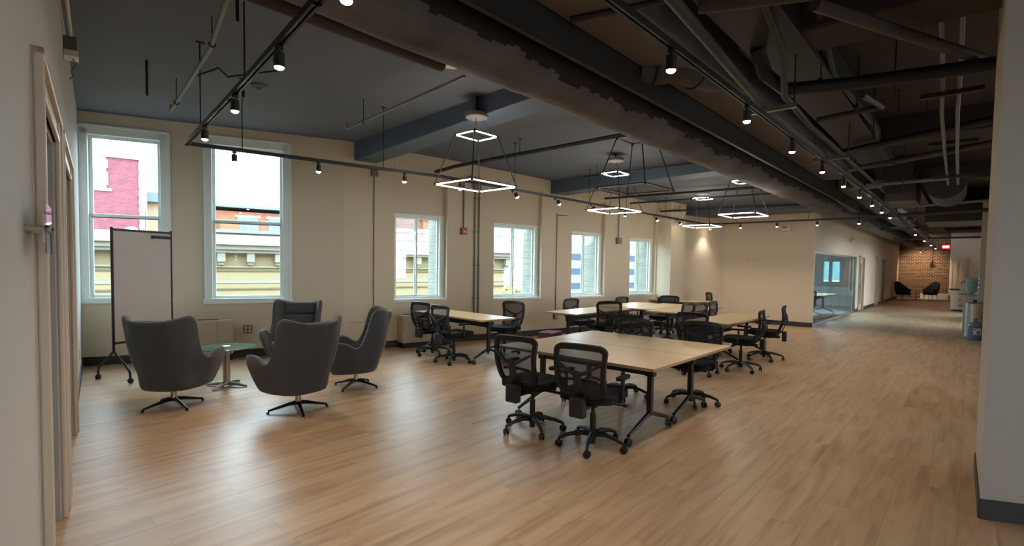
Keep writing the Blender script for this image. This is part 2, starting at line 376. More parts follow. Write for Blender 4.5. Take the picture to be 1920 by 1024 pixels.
# frame local: x along wall, y: outward must be away from the room (towards -X)
def leftframe():
    a = Vector((.52, 4.42, 0)); b = Vector((1.45, 10.13, 0)); t = (b-a).normalized(); n = Vector((-t.y, t.x, 0))
    return Matrix(((t.x, n.x, 0, a.x), (t.y, n.y, 0, a.y), (0, 0, 1, 0), (0, 0, 0, 1)))
LW = leftframe()
D1 = (-1.48, -.3); D2 = (.22, 1.62); DH = 2.3
lw = MB(); lw.bb(-9, D1[0], 0, .3, 0, 3.95); lw.bb(D1[1], D2[0], 0, .3, 0, 3.95); lw.bb(D2[1], 6.3, 0, .3, 0, 3.95)
lw.bb(D1[0], D1[1], 0, .3, DH, 3.95); lw.bb(D2[0], D2[1], 0, .3, DH, 3.95)
lw.xf(LW); struct(lw.build('wall_left', 'wall_cool'))
for i, (a0, a1) in ((1, D1), (2, D2)):
    r = root('door_%d' % i); struct(r)
    c = MB(); W = .15
    for (x0, x1, za, zb) in ((a0-W, a0, 0, DH+W), (a1, a1+W, 0, DH+W), (a0, a1, DH, DH+W)):
        c.bb(x0, x1, -.022, .01, za, zb)
        if x1 <= a0+.001: c.bb(x0, x0+.03, -.045, 0, za, zb); c.bb(x1-.03, x1, -.034, 0, za, zb)
        elif x0 >= a1-.001: c.bb(x1-.03, x1, -.045, 0, za, zb); c.bb(x0, x0+.03, -.034, 0, za, zb)
        else: c.bb(x0-W, x1+W, -.045, 0, zb-.03, zb); c.bb(x0-.02, x1+.02, -.034, 0, za, za+.03)
    c.xf(LW); c.build('door_casing', 'trim_tan', r, bevel=.006)
    j = MB(); j.bb(a0, a0+.02, 0, .3, 0, DH); j.bb(a1-.02, a1, 0, .3, 0, DH); j.bb(a0, a1, 0, .3, DH-.02, DH); j.xf(LW); j.build('door_jamb', 'door_grey', r)
    l = MB(); l.bb(a0+.02, a1-.02, .2, .25, .01, DH-.02)
    for (za, zb) in ((.25, 1.0), (1.15, 2.1)): l.bb(a0+.2, a1-.2, .19, .2, za, zb)
    l.xf(LW); l.build('door_panel', 'door_grey', r, bevel=.004)
    h = MB(); h.lathe([(.012, 0), (.012, .04), (.028, .045), (.03, .06), (.02, .075)], mat3=Matrix.Rotation(pi/2, 3, 'X')); h.v = [(x+(a1-.12), y+.2, z+1.0) for x, y, z in h.v]; h.xf(LW); h.build('door_knob', 'chrome', r, smooth=True)

# right near column (wall end)
cl = MB(); cl.prism([(4.49, -.1), (5.6, -.085), (6.6, -2.2), (5.5, -2.4)], 0, 4.1)
struct(cl.build('wall_front', mat('wall_paint_grey', (180, 170, 160), .75)))
cb_ = MB(); cb_.prism([(4.478, -.105), (4.5, -.092), (5.62, -.077), (6.62, -2.2), (5.49, -2.43)], 0, .13); struct(cb_.build('baseboard_front', 'base'))
tr = MB(); tr.prism([(7.6, -.235), (8.6, -.22), (8.6, -.6), (7.6, -.6)], 0, 1.95); struct(tr.build('trim_4', 'white', bevel=.01))

# corridor side wall, with doors; conference room behind glass
CT = 3.3
cw = MB(); H0 = 3.6
cw.bb(16.2, 23.6, CT, CT+.12, 2.14, H0)
cw.bb(23.6, 24.25, CT, CT+.12, 0, H0)
cw.bb(24.25, 25.5, CT, CT+.12, 2.15, H0)
cw.bb(25.5, 29.0, CT, CT+.12, 0, H0)
cw.bb(29.0, 30.0, CT, CT+.12, 2.2, H0); cw.bb(30.0, 31.0, CT, CT+.12, 0, H0); cw.bb(31.0, 32.3, CT, CT+.12, 2.2, H0)
cw.bb(32.3, 39.1, CT, CT+.12, 0, H0)
struct(cw.build('wall_corridor', 'wall'))
gl = root('window_7', (0, 0, 0)); struct(gl)
g = MB(); n = 5
for k in range(n):
    a = 16.34+k*(23.6-16.34)/n; b = 16.34+(k+1)*(23.6-16.34)/n
    g.bb(a+.006, b-.006, CT+.04, CT+.052, .05, 2.1)
g.build('pane', 'glassr', gl)
g = MB(); g.bb(16.34, 23.6, CT+.01, CT+.08, 2.08, 2.14); g.bb(16.34, 23.6, CT+.02, CT+.07, 0, .05); g.bb(23.55, 23.6, CT+.01, CT+.08, 0, 2.14); g.build('window_frame', 'galv', gl)
# conference room shell
cr_ = MB(); XE = 27.5
cr_.bb(16.34, XE+.15, 7.5, 7.65, 0, 3.4)
ops = [(4.45, 4.80), (4.88, 5.14)]
cr_.bb(XE, XE+.15, CT+.12, 7.5, 0, 1.05); cr_.bb(XE, XE+.15, CT+.12, 7.5, 2.04, 3.4)
y = CT+.12
for a, b in ops: cr_.bb(XE, XE+.15, y, a, 1.05, 2.04); y = b
cr_.bb(XE, XE+.15, y, 7.5, 1.05, 2.04)
struct(cr_.build('wall_conference', 'wall_cool'))
for k, (a, b) in enumerate(ops):
    w = root('window_%d' % (8+k)); struct(w); f = MB()
    f.bb(XE-.02, XE+.1, a, a+.03, 1.05, 2.04); f.bb(XE-.02, XE+.1, b-.03, b, 1.05, 2.04); f.bb(XE-.02, XE+.1, a, b, 2.0, 2.04); f.bb(XE-.04, XE+.1, a, b, 1.05, 1.09)
    f.build('window_frame', 'frame', w); f = MB(); f.bb(XE+.05, XE+.056, a+.03, b-.03, 1.09, 2.0); f.build('pane', 'glass', w)
q = MB(); q.bb(16.34, 27.5, CT+.08, 7.5, 0.0, .012); struct(q.build('floor_conference', 'carpet'))
q = MB(); q.bb(16.34, 27.6, CT+.12, 7.6, 3.0, 3.1); struct(q.build('ceiling_conference', 'wall_cool'))
q = MB(); q.bb(27.48, 27.5, CT+.12, 7.5, .012, .12); q.bb(16.34, 27.5, 7.48, 7.5, .012, .12); struct(q.build('baseboard_conference', 'base'))
# corridor doors
d = root('door_3'); struct(d)
q = MB(); q.bb(24.2, 24.27, CT-.03, CT+.14, 0, 2.2); q.bb(25.48, 25.55, CT-.03, CT+.14, 0, 2.2); q.bb(24.2, 25.55, CT-.03, CT+.14, 2.13, 2.2); q.build('door_frame', 'trim_tan', d)
q = MB(); q.bb(24.27, 25.48, CT+.05, CT+.09, 1.9, 2.13); q.bb(24.27, 25.48, CT+.05, CT+.09, .0, .25); q.bb(24.27, 24.42, CT+.05, CT+.09, .25, 1.9); q.bb(25.33, 25.48, CT+.05, CT+.09, .25, 1.9); q.build('door_panel', 'trim_tan', d)
q = MB(); q.bb(24.42, 25.33, CT+.065, CT+.075, .25, 1.9); q.build('pane', 'glassr', d)
q = MB(); q.bb(24.3, 24.36, CT-.05, CT+.05, .95, 1.05); q.build('door_handle', 'dark', d)
for i, (a, b) in ((4, (29.0, 30.0)), (5, (31.0, 32.3))):
    d = root('door_%d' % i); struct(d)
    q = MB(); q.bb(a-.06, a+.03, CT-.03, CT+.14, 0, 2.26); q.bb(b-.03, b+.06, CT-.03, CT+.14, 0, 2.26); q.bb(a-.06, b+.06, CT-.03, CT+.14, 2.18, 2.26); q.build('door_frame', 'trim_tan', d)
    q = MB(); q.bb(a+.03, b-.03, CT+.06, CT+.1, 0, 2.18); q.build('door_panel', 'door_grey', d)
    q = MB(); q.bb(b-.16, b-.1, CT-.0, CT+.06, .98, 1.05); q.build('door_handle', 'nickel', d)
# end of the corridor
q = MB(); q.bb(39.0, 39.2, .93, 3.42, 0, 3.95); struct(q.build('wall_brick', 'brick'))
q = MB(); q.bb(38.95, 39.2, -.6, .93, 0, 3.95); struct(q.build('wall_end', 'wall'))
q = MB(); q.bb(38.8, 38.99, .93, 2.2, 0, .34); struct(q.build('trim_5', 'white'))
d = root('door_6'); struct(d)
for a, b in ((.53, .8), (.22, .51)):
    q = MB(); q.bb(38.9, 38.95, a, b, 0, 2.3); q.bb(38.88, 38.9, a+.06, b-.06, .3, 1.0); q.bb(38.88, 38.9, a+.06, b-.06, 1.15, 2.1); q.build('door_panel', 'wall', d, bevel=.01)
q = MB(); q.bb(38.87, 38.95, .8, .87, 0, 2.38); q.bb(38.87, 38.95, .15, .22, 0, 2.38); q.bb(38.87, 38.95, .15, .87, 2.31, 2.38); q.build('door_frame', 'wall', d)
# right corridor wall with window openings
rw = MB(); Y = -.36
rw.bb(14.5, 19.4, Y-.15, Y, 0, 3.95); rw.bb(19.4, 21.4, Y-.15, Y, 2.6, 3.95); rw.bb(21.4, 24.6, Y-.15, Y, 0, 3.95); rw.bb(24.6, 26.8, Y-.15, Y, 2.6, 3.95); rw.bb(26.8, 39, Y-.15, Y, 0, 3.95)
rw.bb(14.5, 14.7, -6, Y, 0, 3.95)
struct(rw.build('wall_right', 'wall'))
q = MB(); q.bb(17.6, 17.9, Y, Y+.2, 0, 3.4); q.bb(22.6, 22.9, Y, Y+.16, 0, 3.4); struct(q.build('trim_6', 'wall_cool'))

# baseboards
q = MB(); q.bb(-.02, LA, -.015, 0, 0, .13); q.xf(WA); struct(q.build('baseboard_back', 'base'))
q = MB(); q.bb(0, 8.49, -.015, 0, 0, .13); q.bb(8.475, 9.1, -.485, -.47, 0, .13); q.bb(8.475, 8.49, -.485, 0, 0, .13); q.xf(WB); struct(q.build('baseboard_back', 'base'))
q = MB(); q.bb(16.185, 16.2, 3.25, 5.6, 0, .13); q.bb(16.185, 16.34, 3.245, 3.26, 0, .13); struct(q.build('baseboard_far', 'base'))
q = MB(); q.bb(23.6, 24.2, CT-.015, CT, 0, .12); q.bb(25.55, 28.94, CT-.015, CT, 0, .12); q.bb(30.06, 30.94, CT-.015, CT, 0, .12); q.bb(32.36, 39, CT-.015, CT, 0, .12); struct(q.build('baseboard_corridor', 'base'))
q = MB(); q.bb(-9, D1[0]-.15, -.015, 0, 0, .12); q.bb(D2[1]+.15, 5.78, -.015, 0, 0, .12); q.xf(LW); struct(q.build('baseboard_left', 'base'))

# floor, ceilings
q = MB(); q.prism([(-9, -8), (40, -8), (40, 7.7), (16.2, 7.7), (16.2, 6.1), (5.02, 8.8), (1.5, 10.25), (-9, 10.25)], -.15, 0); struct(q.build('floor', 'floor'))
def wally(x): return (10.4 if x < 1.0 else 9.9-(x-1.42)*.4114+.4) if x < 4.92 else 8.46-(x-4.92)*.2428+.4
cg = MB(); xs = [-9, 1, 4.92, 7, 9, 11, 13, 16.34]; zz = [3.68, 3.68, 3.72, 3.66, 3.56, 3.45, 3.34, 3.22]
for i in range(len(xs)-1):
    x0, x1 = xs[i], xs[i+1]; za, zb = zz[i], zz[i+1]; v = []
    for far in (0, 1):
        for xx, zz_ in ((x0, za), (x1, zb)):
            yy = 2.3 if not far else wally(xx); v.append((xx, yy, zz_-.06+.2*(yy-2.3)/8.9))
        for xx, zz_ in ((x0, za), (x1, zb)):
            yy = 2.3 if not far else wally(xx); v.append((xx, yy, zz_+.14+.2*(yy-2.3)/8.9))
    cg.add(v, [(0, 4, 5, 1), (2, 3, 7, 6), (0, 1, 3, 2), (4, 6, 7, 5)]+([(0, 2, 6, 4)] if i == 0 else [])+([(1, 5, 7, 3)] if i == len(xs)-2 else []))
struct(cg.build('ceiling', 'ceil'))
q = MB(); q.bb(-9, 16.3, 2.26, 2.3, 3.15, 3.9); struct(q.build('trim_11', 'pipe_d'))  # fascia added to stop light leaking between the ceiling and the slab
q = MB(); q.bb(-9, 40, -8, 2.32, 3.85, 4.0); q.bb(16.3, 40, 2.3, 3.5, 3.5, 3.7); struct(q.build('ceiling_slab', 'ceil_d'))

# ceiling beams (left bay): direction follows the left wall
def slantbox(mb, p0, p1, w, z0, z1, za=None):
    p0 = Vector((*p0, 0)); p1 = Vector((*p1, 0)); t = (p1-p0).normalized(); n_ = Vector((-t.y, t.x, 0))*w/2
    poly = [p0-n_, p1-n_, p1+n_, p0+n_]; return mb.prism([(v.x, v.y) for v in poly], z0, z1)
for k, (p0, p1, w, z0) in enumerate([((5.3, 8.5), (4.55, 2.9), .42, 3.47), ((9.76, 7.4), (9.1, 2.9), .46, 3.28), ((14.9, 7.2), (14.9, 2.9), 1.2, 3.12)]):
    q = MB(); slantbox(q, p0, p1, w, z0, 3.8)
    if k < 2:
        pass
    struct(q.build('trim_7', 'beamc', bevel=.01))
# soffit beams (right bay)
q = MB(); q.bb(1.5, 11.8, 1.78, 2.26, 3.38, 3.9); q.bb(13.2, 20, 1.78, 2.26, 3.38, 3.9); q.bb(22, 34, 1.7, 2.26, 3.36, 3.9); struct(q.build('trim_8', 'soffit', bevel=.02))
for k, s in enumerate((4.7, 9.3, 14.0, 19.0, 25.0, 31.0)):
    q = MB(); q.bb(s, s+.5, -8, 1.6, 3.52, 3.9); struct(q.build('trim_9', 'ceil_d', bevel=.02))
q = MB(); q.bb(2.2, 11.5, 1.1, 1.55, 3.5, 3.86); q.bb(12.5, 30, .9, 1.5, 3.4, 3.86); struct(q.build('trim_10', 'pipe_d'))

# enclosing walls behind the camera, with daylight windows
q = MB(); q.bb(-9, -8.8, -8, 12, 0, 4); 
for a, b in ((-9, -5), (-3.4, 1.2), (2.8, 8), (10.0, 14.7)): q.bb(a, b, -8, -7.8, 0, 4)
q.bb(-9, 14.7, -8, -7.8, 0, .9); q.bb(-9, 14.7, -8, -7.8, 3.3, 4)
struct(q.build('wall_behind', 'wall_cool'))

# ================================================================== FURNITURE
def rbox(mb, c, d, r, mi=0, rot=None):
    """box with rounded plan corners"""
    hx, hy = d[0]/2, d[1]/2; pts = []
    for cx, cy, a0 in ((hx-r, hy-r, 0), (-hx+r, hy-r, 90), (-hx+r, -hy+r, 180), (hx-r, -hy+r, 270)):
        for k in range(5): a = R_(a0+k*22.5); pts.append((cx+r*cos(a), cy+r*sin(a)))
    b = len(mb.v); mb.prism(pts, -d[2]/2, d[2]/2, mi)
    for i in range(b, len(mb.v)):
        v = Vector(mb.v[i])
        if rot is not None: v = rot @ v
        mb.v[i] = tuple(v+Vector(c))
    return mb

# ---- task chair (faces +X)
def backx(y, z): return -.235-.16*(z-.50)+.75*y*y*(1-.2*(z-.5))-.05*sin(pi*min(1, max(0, (z-.5)/.44)))
def backw(z):
    t = (z-.50)/.44; return .198+.034*t
def frame_loop(off=0):
    pts = []; zb, zt = .515+off, .925-off
    def P(y, z): return (backx(y, z), y, z)
    r = .05
    N = 8
    for k in range(N+1): z = zb+r+(zt-zb-2*r)*k/N; pts.append(P(-(backw(z)-off), z))
    for k in range(1, 5): a = pi-k*pi/2/5; w = backw(zt)-off; pts.append(P(-w+r+r*cos(a), zt-r+r*sin(a)))
    w = backw(zt)-off
    for k in range(9): y = -w+r+(2*w-2*r)*k/8; pts.append(P(y, zt+.012*(1-(y/w)**2)))
    for k in range(1, 5): a = pi/2-k*pi/2/5; pts.append(P(w-r+r*cos(a), zt-r+r*sin(a)))
    for k in range(N+1): z = zt-r-(zt-zb-2*r)*k/N; pts.append(P((backw(z)-off), z))
    w = backw(zb)-off
    for k in range(1, 5): a = 0-k*pi/2/5; pts.append(P(w-r+r*cos(a), zb+r+r*sin(a)))
    for k in range(9): y = w-r-(2*w-2*r)*k/8; pts.append(P(y, zb-.012*(1-(y/w)**2)))
    for k in range(1, 5): a = -pi/2-k*pi/2/5; pts.append(P(-w+r+r*cos(a), zb+r+r*sin(a)))
    return [Vector(p) for p in pts]
def loop_sweep(mb, pts, hw, hd, topk=1.5):
    n = len(pts); c = sum(pts, Vector())/n; b = len(mb.v); vs = []
    for i, p in enumerate(pts):
        t = (pts[(i+1) % n]-pts[i-1]).normalized(); nx = Vector((1, 0, .15)).normalized(); s = t.cross(nx).normalized()
        if s.dot(p-c) < 0: s = -s
        k = 1+(topk-1)*max(0, min(1, (p.z-.86)/.05))
        for (u, v) in ((-1*k, -1), (1, -1), (1, 1), (-1*k, 1)): vs.append(p+s*hw*u+nx*hd*v)
    fs = []
    for i in range(n):
        for k in range(4):
            a = i*4+k; a2 = i*4+(k+1) % 4; d = ((i+1) % n)*4
            fs.append((a, a2, d+(k+1) % 4, d+k))
    return mb.add(vs, fs)
def caster(mb, x, y, ang, r=.03, hood=True):
    ax = Vector((-sin(ang), cos(ang), 0))
    for s in (-1, 1): 
        m3 = Matrix.Rotation(ang, 3, 'Z') @ Matrix.Rotation(pi/2, 3, 'X')
        mb.lathe([(r*.6, -.009), (r, -.005), (r, .005), (r*.6, .009)], c=Vector((x, y, r))+ax*.015*s, n=14, mat3=m3)
    if hood: mb.tube([(x, y, r), (x, y, r+.038)], .011, 8); mb.box((x, y, r*1.55), (.045, .022, .02), ang)
def make_task():
    r = root('task_chair')
    # star base and castors
    b = MB(); b.lathe([(.030, .075), (.038, .09), (.036, .135), (.026, .15)], n=16)
    for k in range(5):
        a = 2*pi*k/5+.3; c, s = cos(a), sin(a)
        b.tube([(.02*c, .02*s, .118), (.12*c, .12*s, .128), (.22*c, .22*s, .108), (.292*c, .292*s, .082), (.305*c, .305*s, .068)], [.026, .022, .018, .015, .012], 8)
    b.build('star_base', 'blackp', r, smooth=True)
    for k in range(5):
        a = 2*pi*k/5+.3; q = MB(); caster(q, .3*cos(a), .3*sin(a), a+.7*(k % 3)); q.build('caster', 'black', r, smooth=True)
    q = MB(); q.lathe([(.027, .03), (.027, .30), (.017, .30), (.017, .44)], n=16); q.build('gas_column', 'black', r, smooth=True)
    q = MB(); q.box((.0, 0, .405), (.24, .16, .05)); q.box((.02, 0, .43), (.34, .3, .02)); q.box((-.16, 0, .40), (.16, .1, .035)); q.build('tilt_mechanism', 'black', r, bevel=.012)
    q = MB(); q.tube([(.04, -.06, .405), (.04, -.24, .40), (.05, -.27, .40)], .007, 8); q.lathe([(.012, -.02), (.015, 0), (.012, .02)], c=(.05, -.28, .40), mat3=Matrix.Rotation(pi/2, 3, 'X')); q.build('lever', 'black', r, smooth=True)
    q = MB(); rbox(q, (.015, 0, .478), (.49, .50, .07), .09); rbox(q, (.015, 0, .443), (.44, .44, .02), .08)
    q.build('seat', 'seatf', r, smooth=True, bevel=.022, seg=3)
    q = MB(); loop_sweep(q, frame_loop(0), .020, .017); q.build('back_frame', 'blackp', r, smooth=True, bevel=.004)
    # mesh
    q = MB(); lp = frame_loop(.0); nz, ny = 12, 12; vs = []; fs = []
    for i in range(nz+1):
        z = .52+.40*i/nz
        for j in range(ny+1):
            y = (backw(z)-.008)*(2*j/ny-1); vs.append((backx(y, z)+.004, y, z))
    for i in range(nz):
        for j in range(ny): a = i*(ny+1)+j; fs.append((a, a+1, a+ny+2, a+ny+1))
    vs2 = [(x+.003, y, z) for x, y, z in vs]; q.add(vs, fs); 
    q.build('back_mesh', 'meshf', r, smooth=True)
    # Y-shaped rear bracket
    q = MB(); X = lambda y, z: backx(y, z)-.024
    def strip(p, w0, w1, th=.016):
        n_ = len(p); vs = []
        for i, (y, z, w) in enumerate(p):
            for yy, dx in ((y-w, -th/2), (y+w, -th/2), (y+w, th/2), (y-w, th/2)): vs.append((X(y, z)+dx, yy, z))
        fs = [(0, 1, 2, 3), tuple((n_-1)*4+k for k in (3, 2, 1, 0))]
        for i in range(n_-1):
            for k in range(4): a = i*4+k; a2 = i*4+(k+1) % 4; fs.append((a, a+4, a2+4, a2))
        q.add(vs, fs)
    strip([(0, .48, .05), (0, .56, .043), (0, .64, .038), (0, .70, .036), (0, .735, .03)], 0, 0)
    for s in (-1, 1):
        q.tube([(X(0, .70)+.004, .01*s, .70), (X(.06, .722)+.004, .07*s, .722), (X(.14, .765)+.006, .15*s, .765), (X(.2, .80)+.014, .212*s, .80)], [.019, .017, .014, .012], 8)
    q.lathe([(.011, 0), (.011, .01)], c=(X(0, .705)-.018, 0, .705), n=10, mat3=Matrix.Rotation(pi/2, 3, 'Y'))
    q.build('back_bracket', 'gunp', r, smooth=True, bevel=.003)
    q = MB(); q.prism([(-.345, -.06), (-.335, -.068), (-.27, -.068), (-.27, .068), (-.335, .068), (-.345, .06)], .335, .505)
    q.build('bracket_cover', 'gunp', r, bevel=.012)
    q = MB(); q.tube([(backx(y, .63)+.022, y, .63+.02*cos(y*8)) for y in (-.15, -.1, -.05, 0, .05, .1, .15)], .014, 8); q.build('lumbar_support', 'blackp', r, smooth=True)
    for s in (-1, 1):
        q = MB(); q.tube([(.02, .2*s, .435), (.01, .25*s, .44), (0, .272*s, .47), (-.005, .27*s, .635)], [.016, .018, .018, .014], 8); q.build('arm_post', 'blackp', r, smooth=True)
        q = MB(); rbox(q, (.01, .27*s, .652), (.22, .066, .026), .034); q.build('arm_pad', 'seatf', r, smooth=True, bevel=.008)
    return r
task0 = make_task()
index_children()
UPPER = ('gas_column', 'tilt', 'lever', 'seat', 'back', 'bracket', 'lumbar', 'arm')
chairs = [  # x, y, heading deg, lift, label, group
 (3.84, 3.14, 3, 0, 'black mesh task chair at the nearest double table, left one of the two closest chairs', None),
 (3.86, 2.46, 8, 0, 'black mesh task chair closest to the camera, its back turned, at the nearest double table', None),
 (5.64, 3.17, 182, 0, 'black mesh task chair facing the camera behind the nearest double table, left of that pair', None),
 (5.92, 2.42, 178, 0, 'black mesh task chair facing the camera behind the nearest double table, right of that pair', None),
 (5.84, 7.10, 2, 0, 'black mesh task chair between the cream heating unit and the table by the wall', None),
 (5.62, 6.28, -6, .0, 'black mesh task chair seen from behind at the near end of the wall-side table', None),
 (6.92, 6.35, 188, -.02, 'dark mesh task chair on the right of the table by the wall, facing the armchairs', None),
 (8.42, 2.66, 98, .02, 'black task chair on the aisle side of the right-hand table, nearer of the two there', None),
 (9.74, 2.68, 100, .02, 'black task chair on the aisle side of the right-hand table, farther of the two there', None),
 (7.70, 3.06, 2, 0, 'black mesh task chair at the left end of the right-hand table, behind the nearest table', None),
 (9.3, 3.62, 266, 0, 'brownish black task chair on the window side of the right-hand table, nearest of them', None),
 (9.92, 3.64, 262, -.02, 'black task chair on the window side of the right-hand table, second along', None),
 (10.80, 4.28, 92, -.03, 'black task chair at the long middle table, its back towards the right-hand table', None),
 (9.30, 6.30, 262, -.06, 'grey-lit task chair behind the left end of the middle tables, near the wall outlet', None),
 (8.18, 5.05, 55, .04, 'tall black task chair turned sideways in front of the left middle table', None),
 (11.55, 6.32, 260, -.10, 'dark task chair behind the middle tables under the fifth window', None),
 (11.74, 5.58, 182, -.07, 'black task chair at the right end of the middle tables, facing the camera', None),
 (12.62, 5.72, 10, -.05, 'black task chair tucked to the near side of the rear table by the plain wall', None),
 (14.08, 5.62, 128, -.01, 'black task chair seen side-on at the far side of the rear table', None),
]
GC = 'black mesh task chairs around the office tables'
for i, (x, y, h, dz, lab, g) in enumerate(chairs):
    o = task0 if i == 0 else copy_tree(task0)
    o.location = (x, y, 0); o.rotation_euler = (0, 0, R_(h)); tag(o, lab, 'chair', GC)
    kids = CH['task_chair'] if i == 0 else [c for c in bpy.data.objects if c.parent == o]
    spin = R_([0, 35, 12, 15, 20, 60, 5, 44, 28][i % 9])
    for k in kids:
        if k.name.startswith(UPPER): k.location.z = dz
        elif k.name.startswith(('star', 'caster')): k.rotation_euler.z = spin

# ---- folding tables on castors
def make_table(L, W, x, y, rz, label, legs=None, group='maple-topped folding tables on castors'):
    """long axis X, centre at x,y"""
    r = root('folding_table', (x, y, 0), rz); tag(r, label, 'table', group)
    q = MB(); q.bb(-L/2, L/2, -W/2, W/2, .712, .74); o = q.build('tabletop', ['maple', 'edge'], r, bevel=.002)
    for p_ in o.data.polygons:
        if abs(p_.normal.z) < .5: p_.material_index = 1
    q = MB(); q.bb(-L/2+.25, L/2-.25, -.02, .02, .575, .665); q.build('crossbar', 'black', r, bevel=.004)
    q = MB(); q.bb(-L/2+.18, L/2-.18, W*.2, W*.2+.03, .69, .712); q.bb(-L/2+.18, L/2-.18, -W*.2-.03, -W*.2, .69, .712); q.build('top_rail', 'black', r)
    for s in (-1, 1):
        xx = s*(L/2-.26) if not legs else legs[(s+1)//2]
        q = MB(); q.bb(xx-.024, xx+.024, -.027, .027, .21, .70); q.bb(xx-.03, xx+.03, -W*.32, W*.32, .675, .712); q.bb(xx-.045, xx+.045, -.035, .035, .57, .68)
        lg = q.build('leg', 'black', r, bevel=.006)
        for t in (-1, 1):
            q = MB(); q.tube([(xx, 0, .215), (xx, .06*t, .205), (xx, t*(W/2-.06), .092)], [.024, .022, .017], 8); q.build('foot', 'black', lg, smooth=True)
            q = MB(); caster(q, xx, t*(W/2-.06), .3+t, r=.036); q.build('caster', 'black', lg, smooth=True)
    q = MB(); q.tube([(L/2-.3, W*.15, .695), (L/2-.16, W*.3, .675), (L/2-.08, W*.36, .66)], .009, 8); q.build('fold_lever', 'black', r, smooth=True)
    return r
make_table(1.82, .93, 4.49, 2.88, pi/2, 'maple folding table, left half of the nearest double table beside the two closest chairs')
make_table(1.82, .93, 5.43, 2.88, pi/2, 'maple folding table, right half of the nearest double table')
make_table(2.0, .72, 6.1, 6.62, R_(84), 'narrow maple table standing end-on to the wall below the red alarm')
make_table(1.92, .76, 8.62, 5.64, 0, 'maple table with a bright window reflection, left one of the middle tables')
make_table(2.3, .72, 10.6, 4.48, 0, 'long maple table at the front right of the middle group')
make_table(2.05, .72, 10.8, 5.22, 0, 'maple table in the middle row of the middle group')
make_table(1.9, .6, 10.65, 5.90, 0, 'maple table at the back of the middle group, nearest the windows')
make_table(2.15, .72, 9.25, 3.13, 0, 'maple table on the right beside the open aisle with two chairs along it', legs=(-.40, .95))
make_table(1.75, .8, 13.3, 5.95, pi/2, 'maple table farthest back, before the plain end wall')

# ---- lounge armchair (faces +X)
def prof(u):
    a = abs(u)
    P = [(0, .985), (.15, .99), (.28, 1.015), (.36, 1.045), (.405, 1.035), (.435, .97), (.46, .84), (.49, .69), (.52, .60), (.56, .555), (.60, .565), (.66, .61), (.73, .635), (.82, .635), (.90, .62), (.96, .585), (1.0, .51)]
    for (x0, z0), (x1, z1) in zip(P, P[1:]):
        if a <= x1: t = (a-x0)/(x1-x0); return z0+(z1-z0)*t
    return P[-1][1]
def plan(u):
    a = abs(u); s = 1 if u >= 0 else -1
    P = [(0, -.345, 0), (.15, -.335, .14), (.28, -.30, .25), (.36, -.235, .325), (.44, -.145, .365), (.55, -.02, .395), (.7, .14, .41), (.85, .30, .40), (.95, .375, .37), (1.0, .395, .33)]
    for p0, p1 in zip(P, P[1:]):
        if a <= p1[0]+1e-9: t = (a-p0[0])/(p1[0]-p0[0]); return p0[1]+(p1[1]-p0[1])*t, s*(p0[2]+(p1[2]-p0[2])*t)
    return P[-1][1], s*P[-1][2]
def shellpt(u, z, inset=0):
    x, y = plan(u)
    k = 1.0
    if z < .52: k = .70+.30*(max(0, (z-.2)/.32))**.7
    x, y = x*k, y*k
    back = max(0, 1-abs(u)/.62)
    if z > .4: x -= .20*(z-.4)*min(1, back*2.2)
    bl = max(0, min(1, (.60-abs(u))/.15)); y *= 1-bl*(.20-.24*max(0, min(1, (z-.42)/.58)))*(1 if z > .42 else max(0, (z-.2)/.22))
    if z > .75 and .22 < abs(u) < .62: x += .16*(z-.75)
    if inset:
        l = math.hypot(x, y) or 1; x -= x/l*inset; y -= y/l*inset
    return (x, y, z)
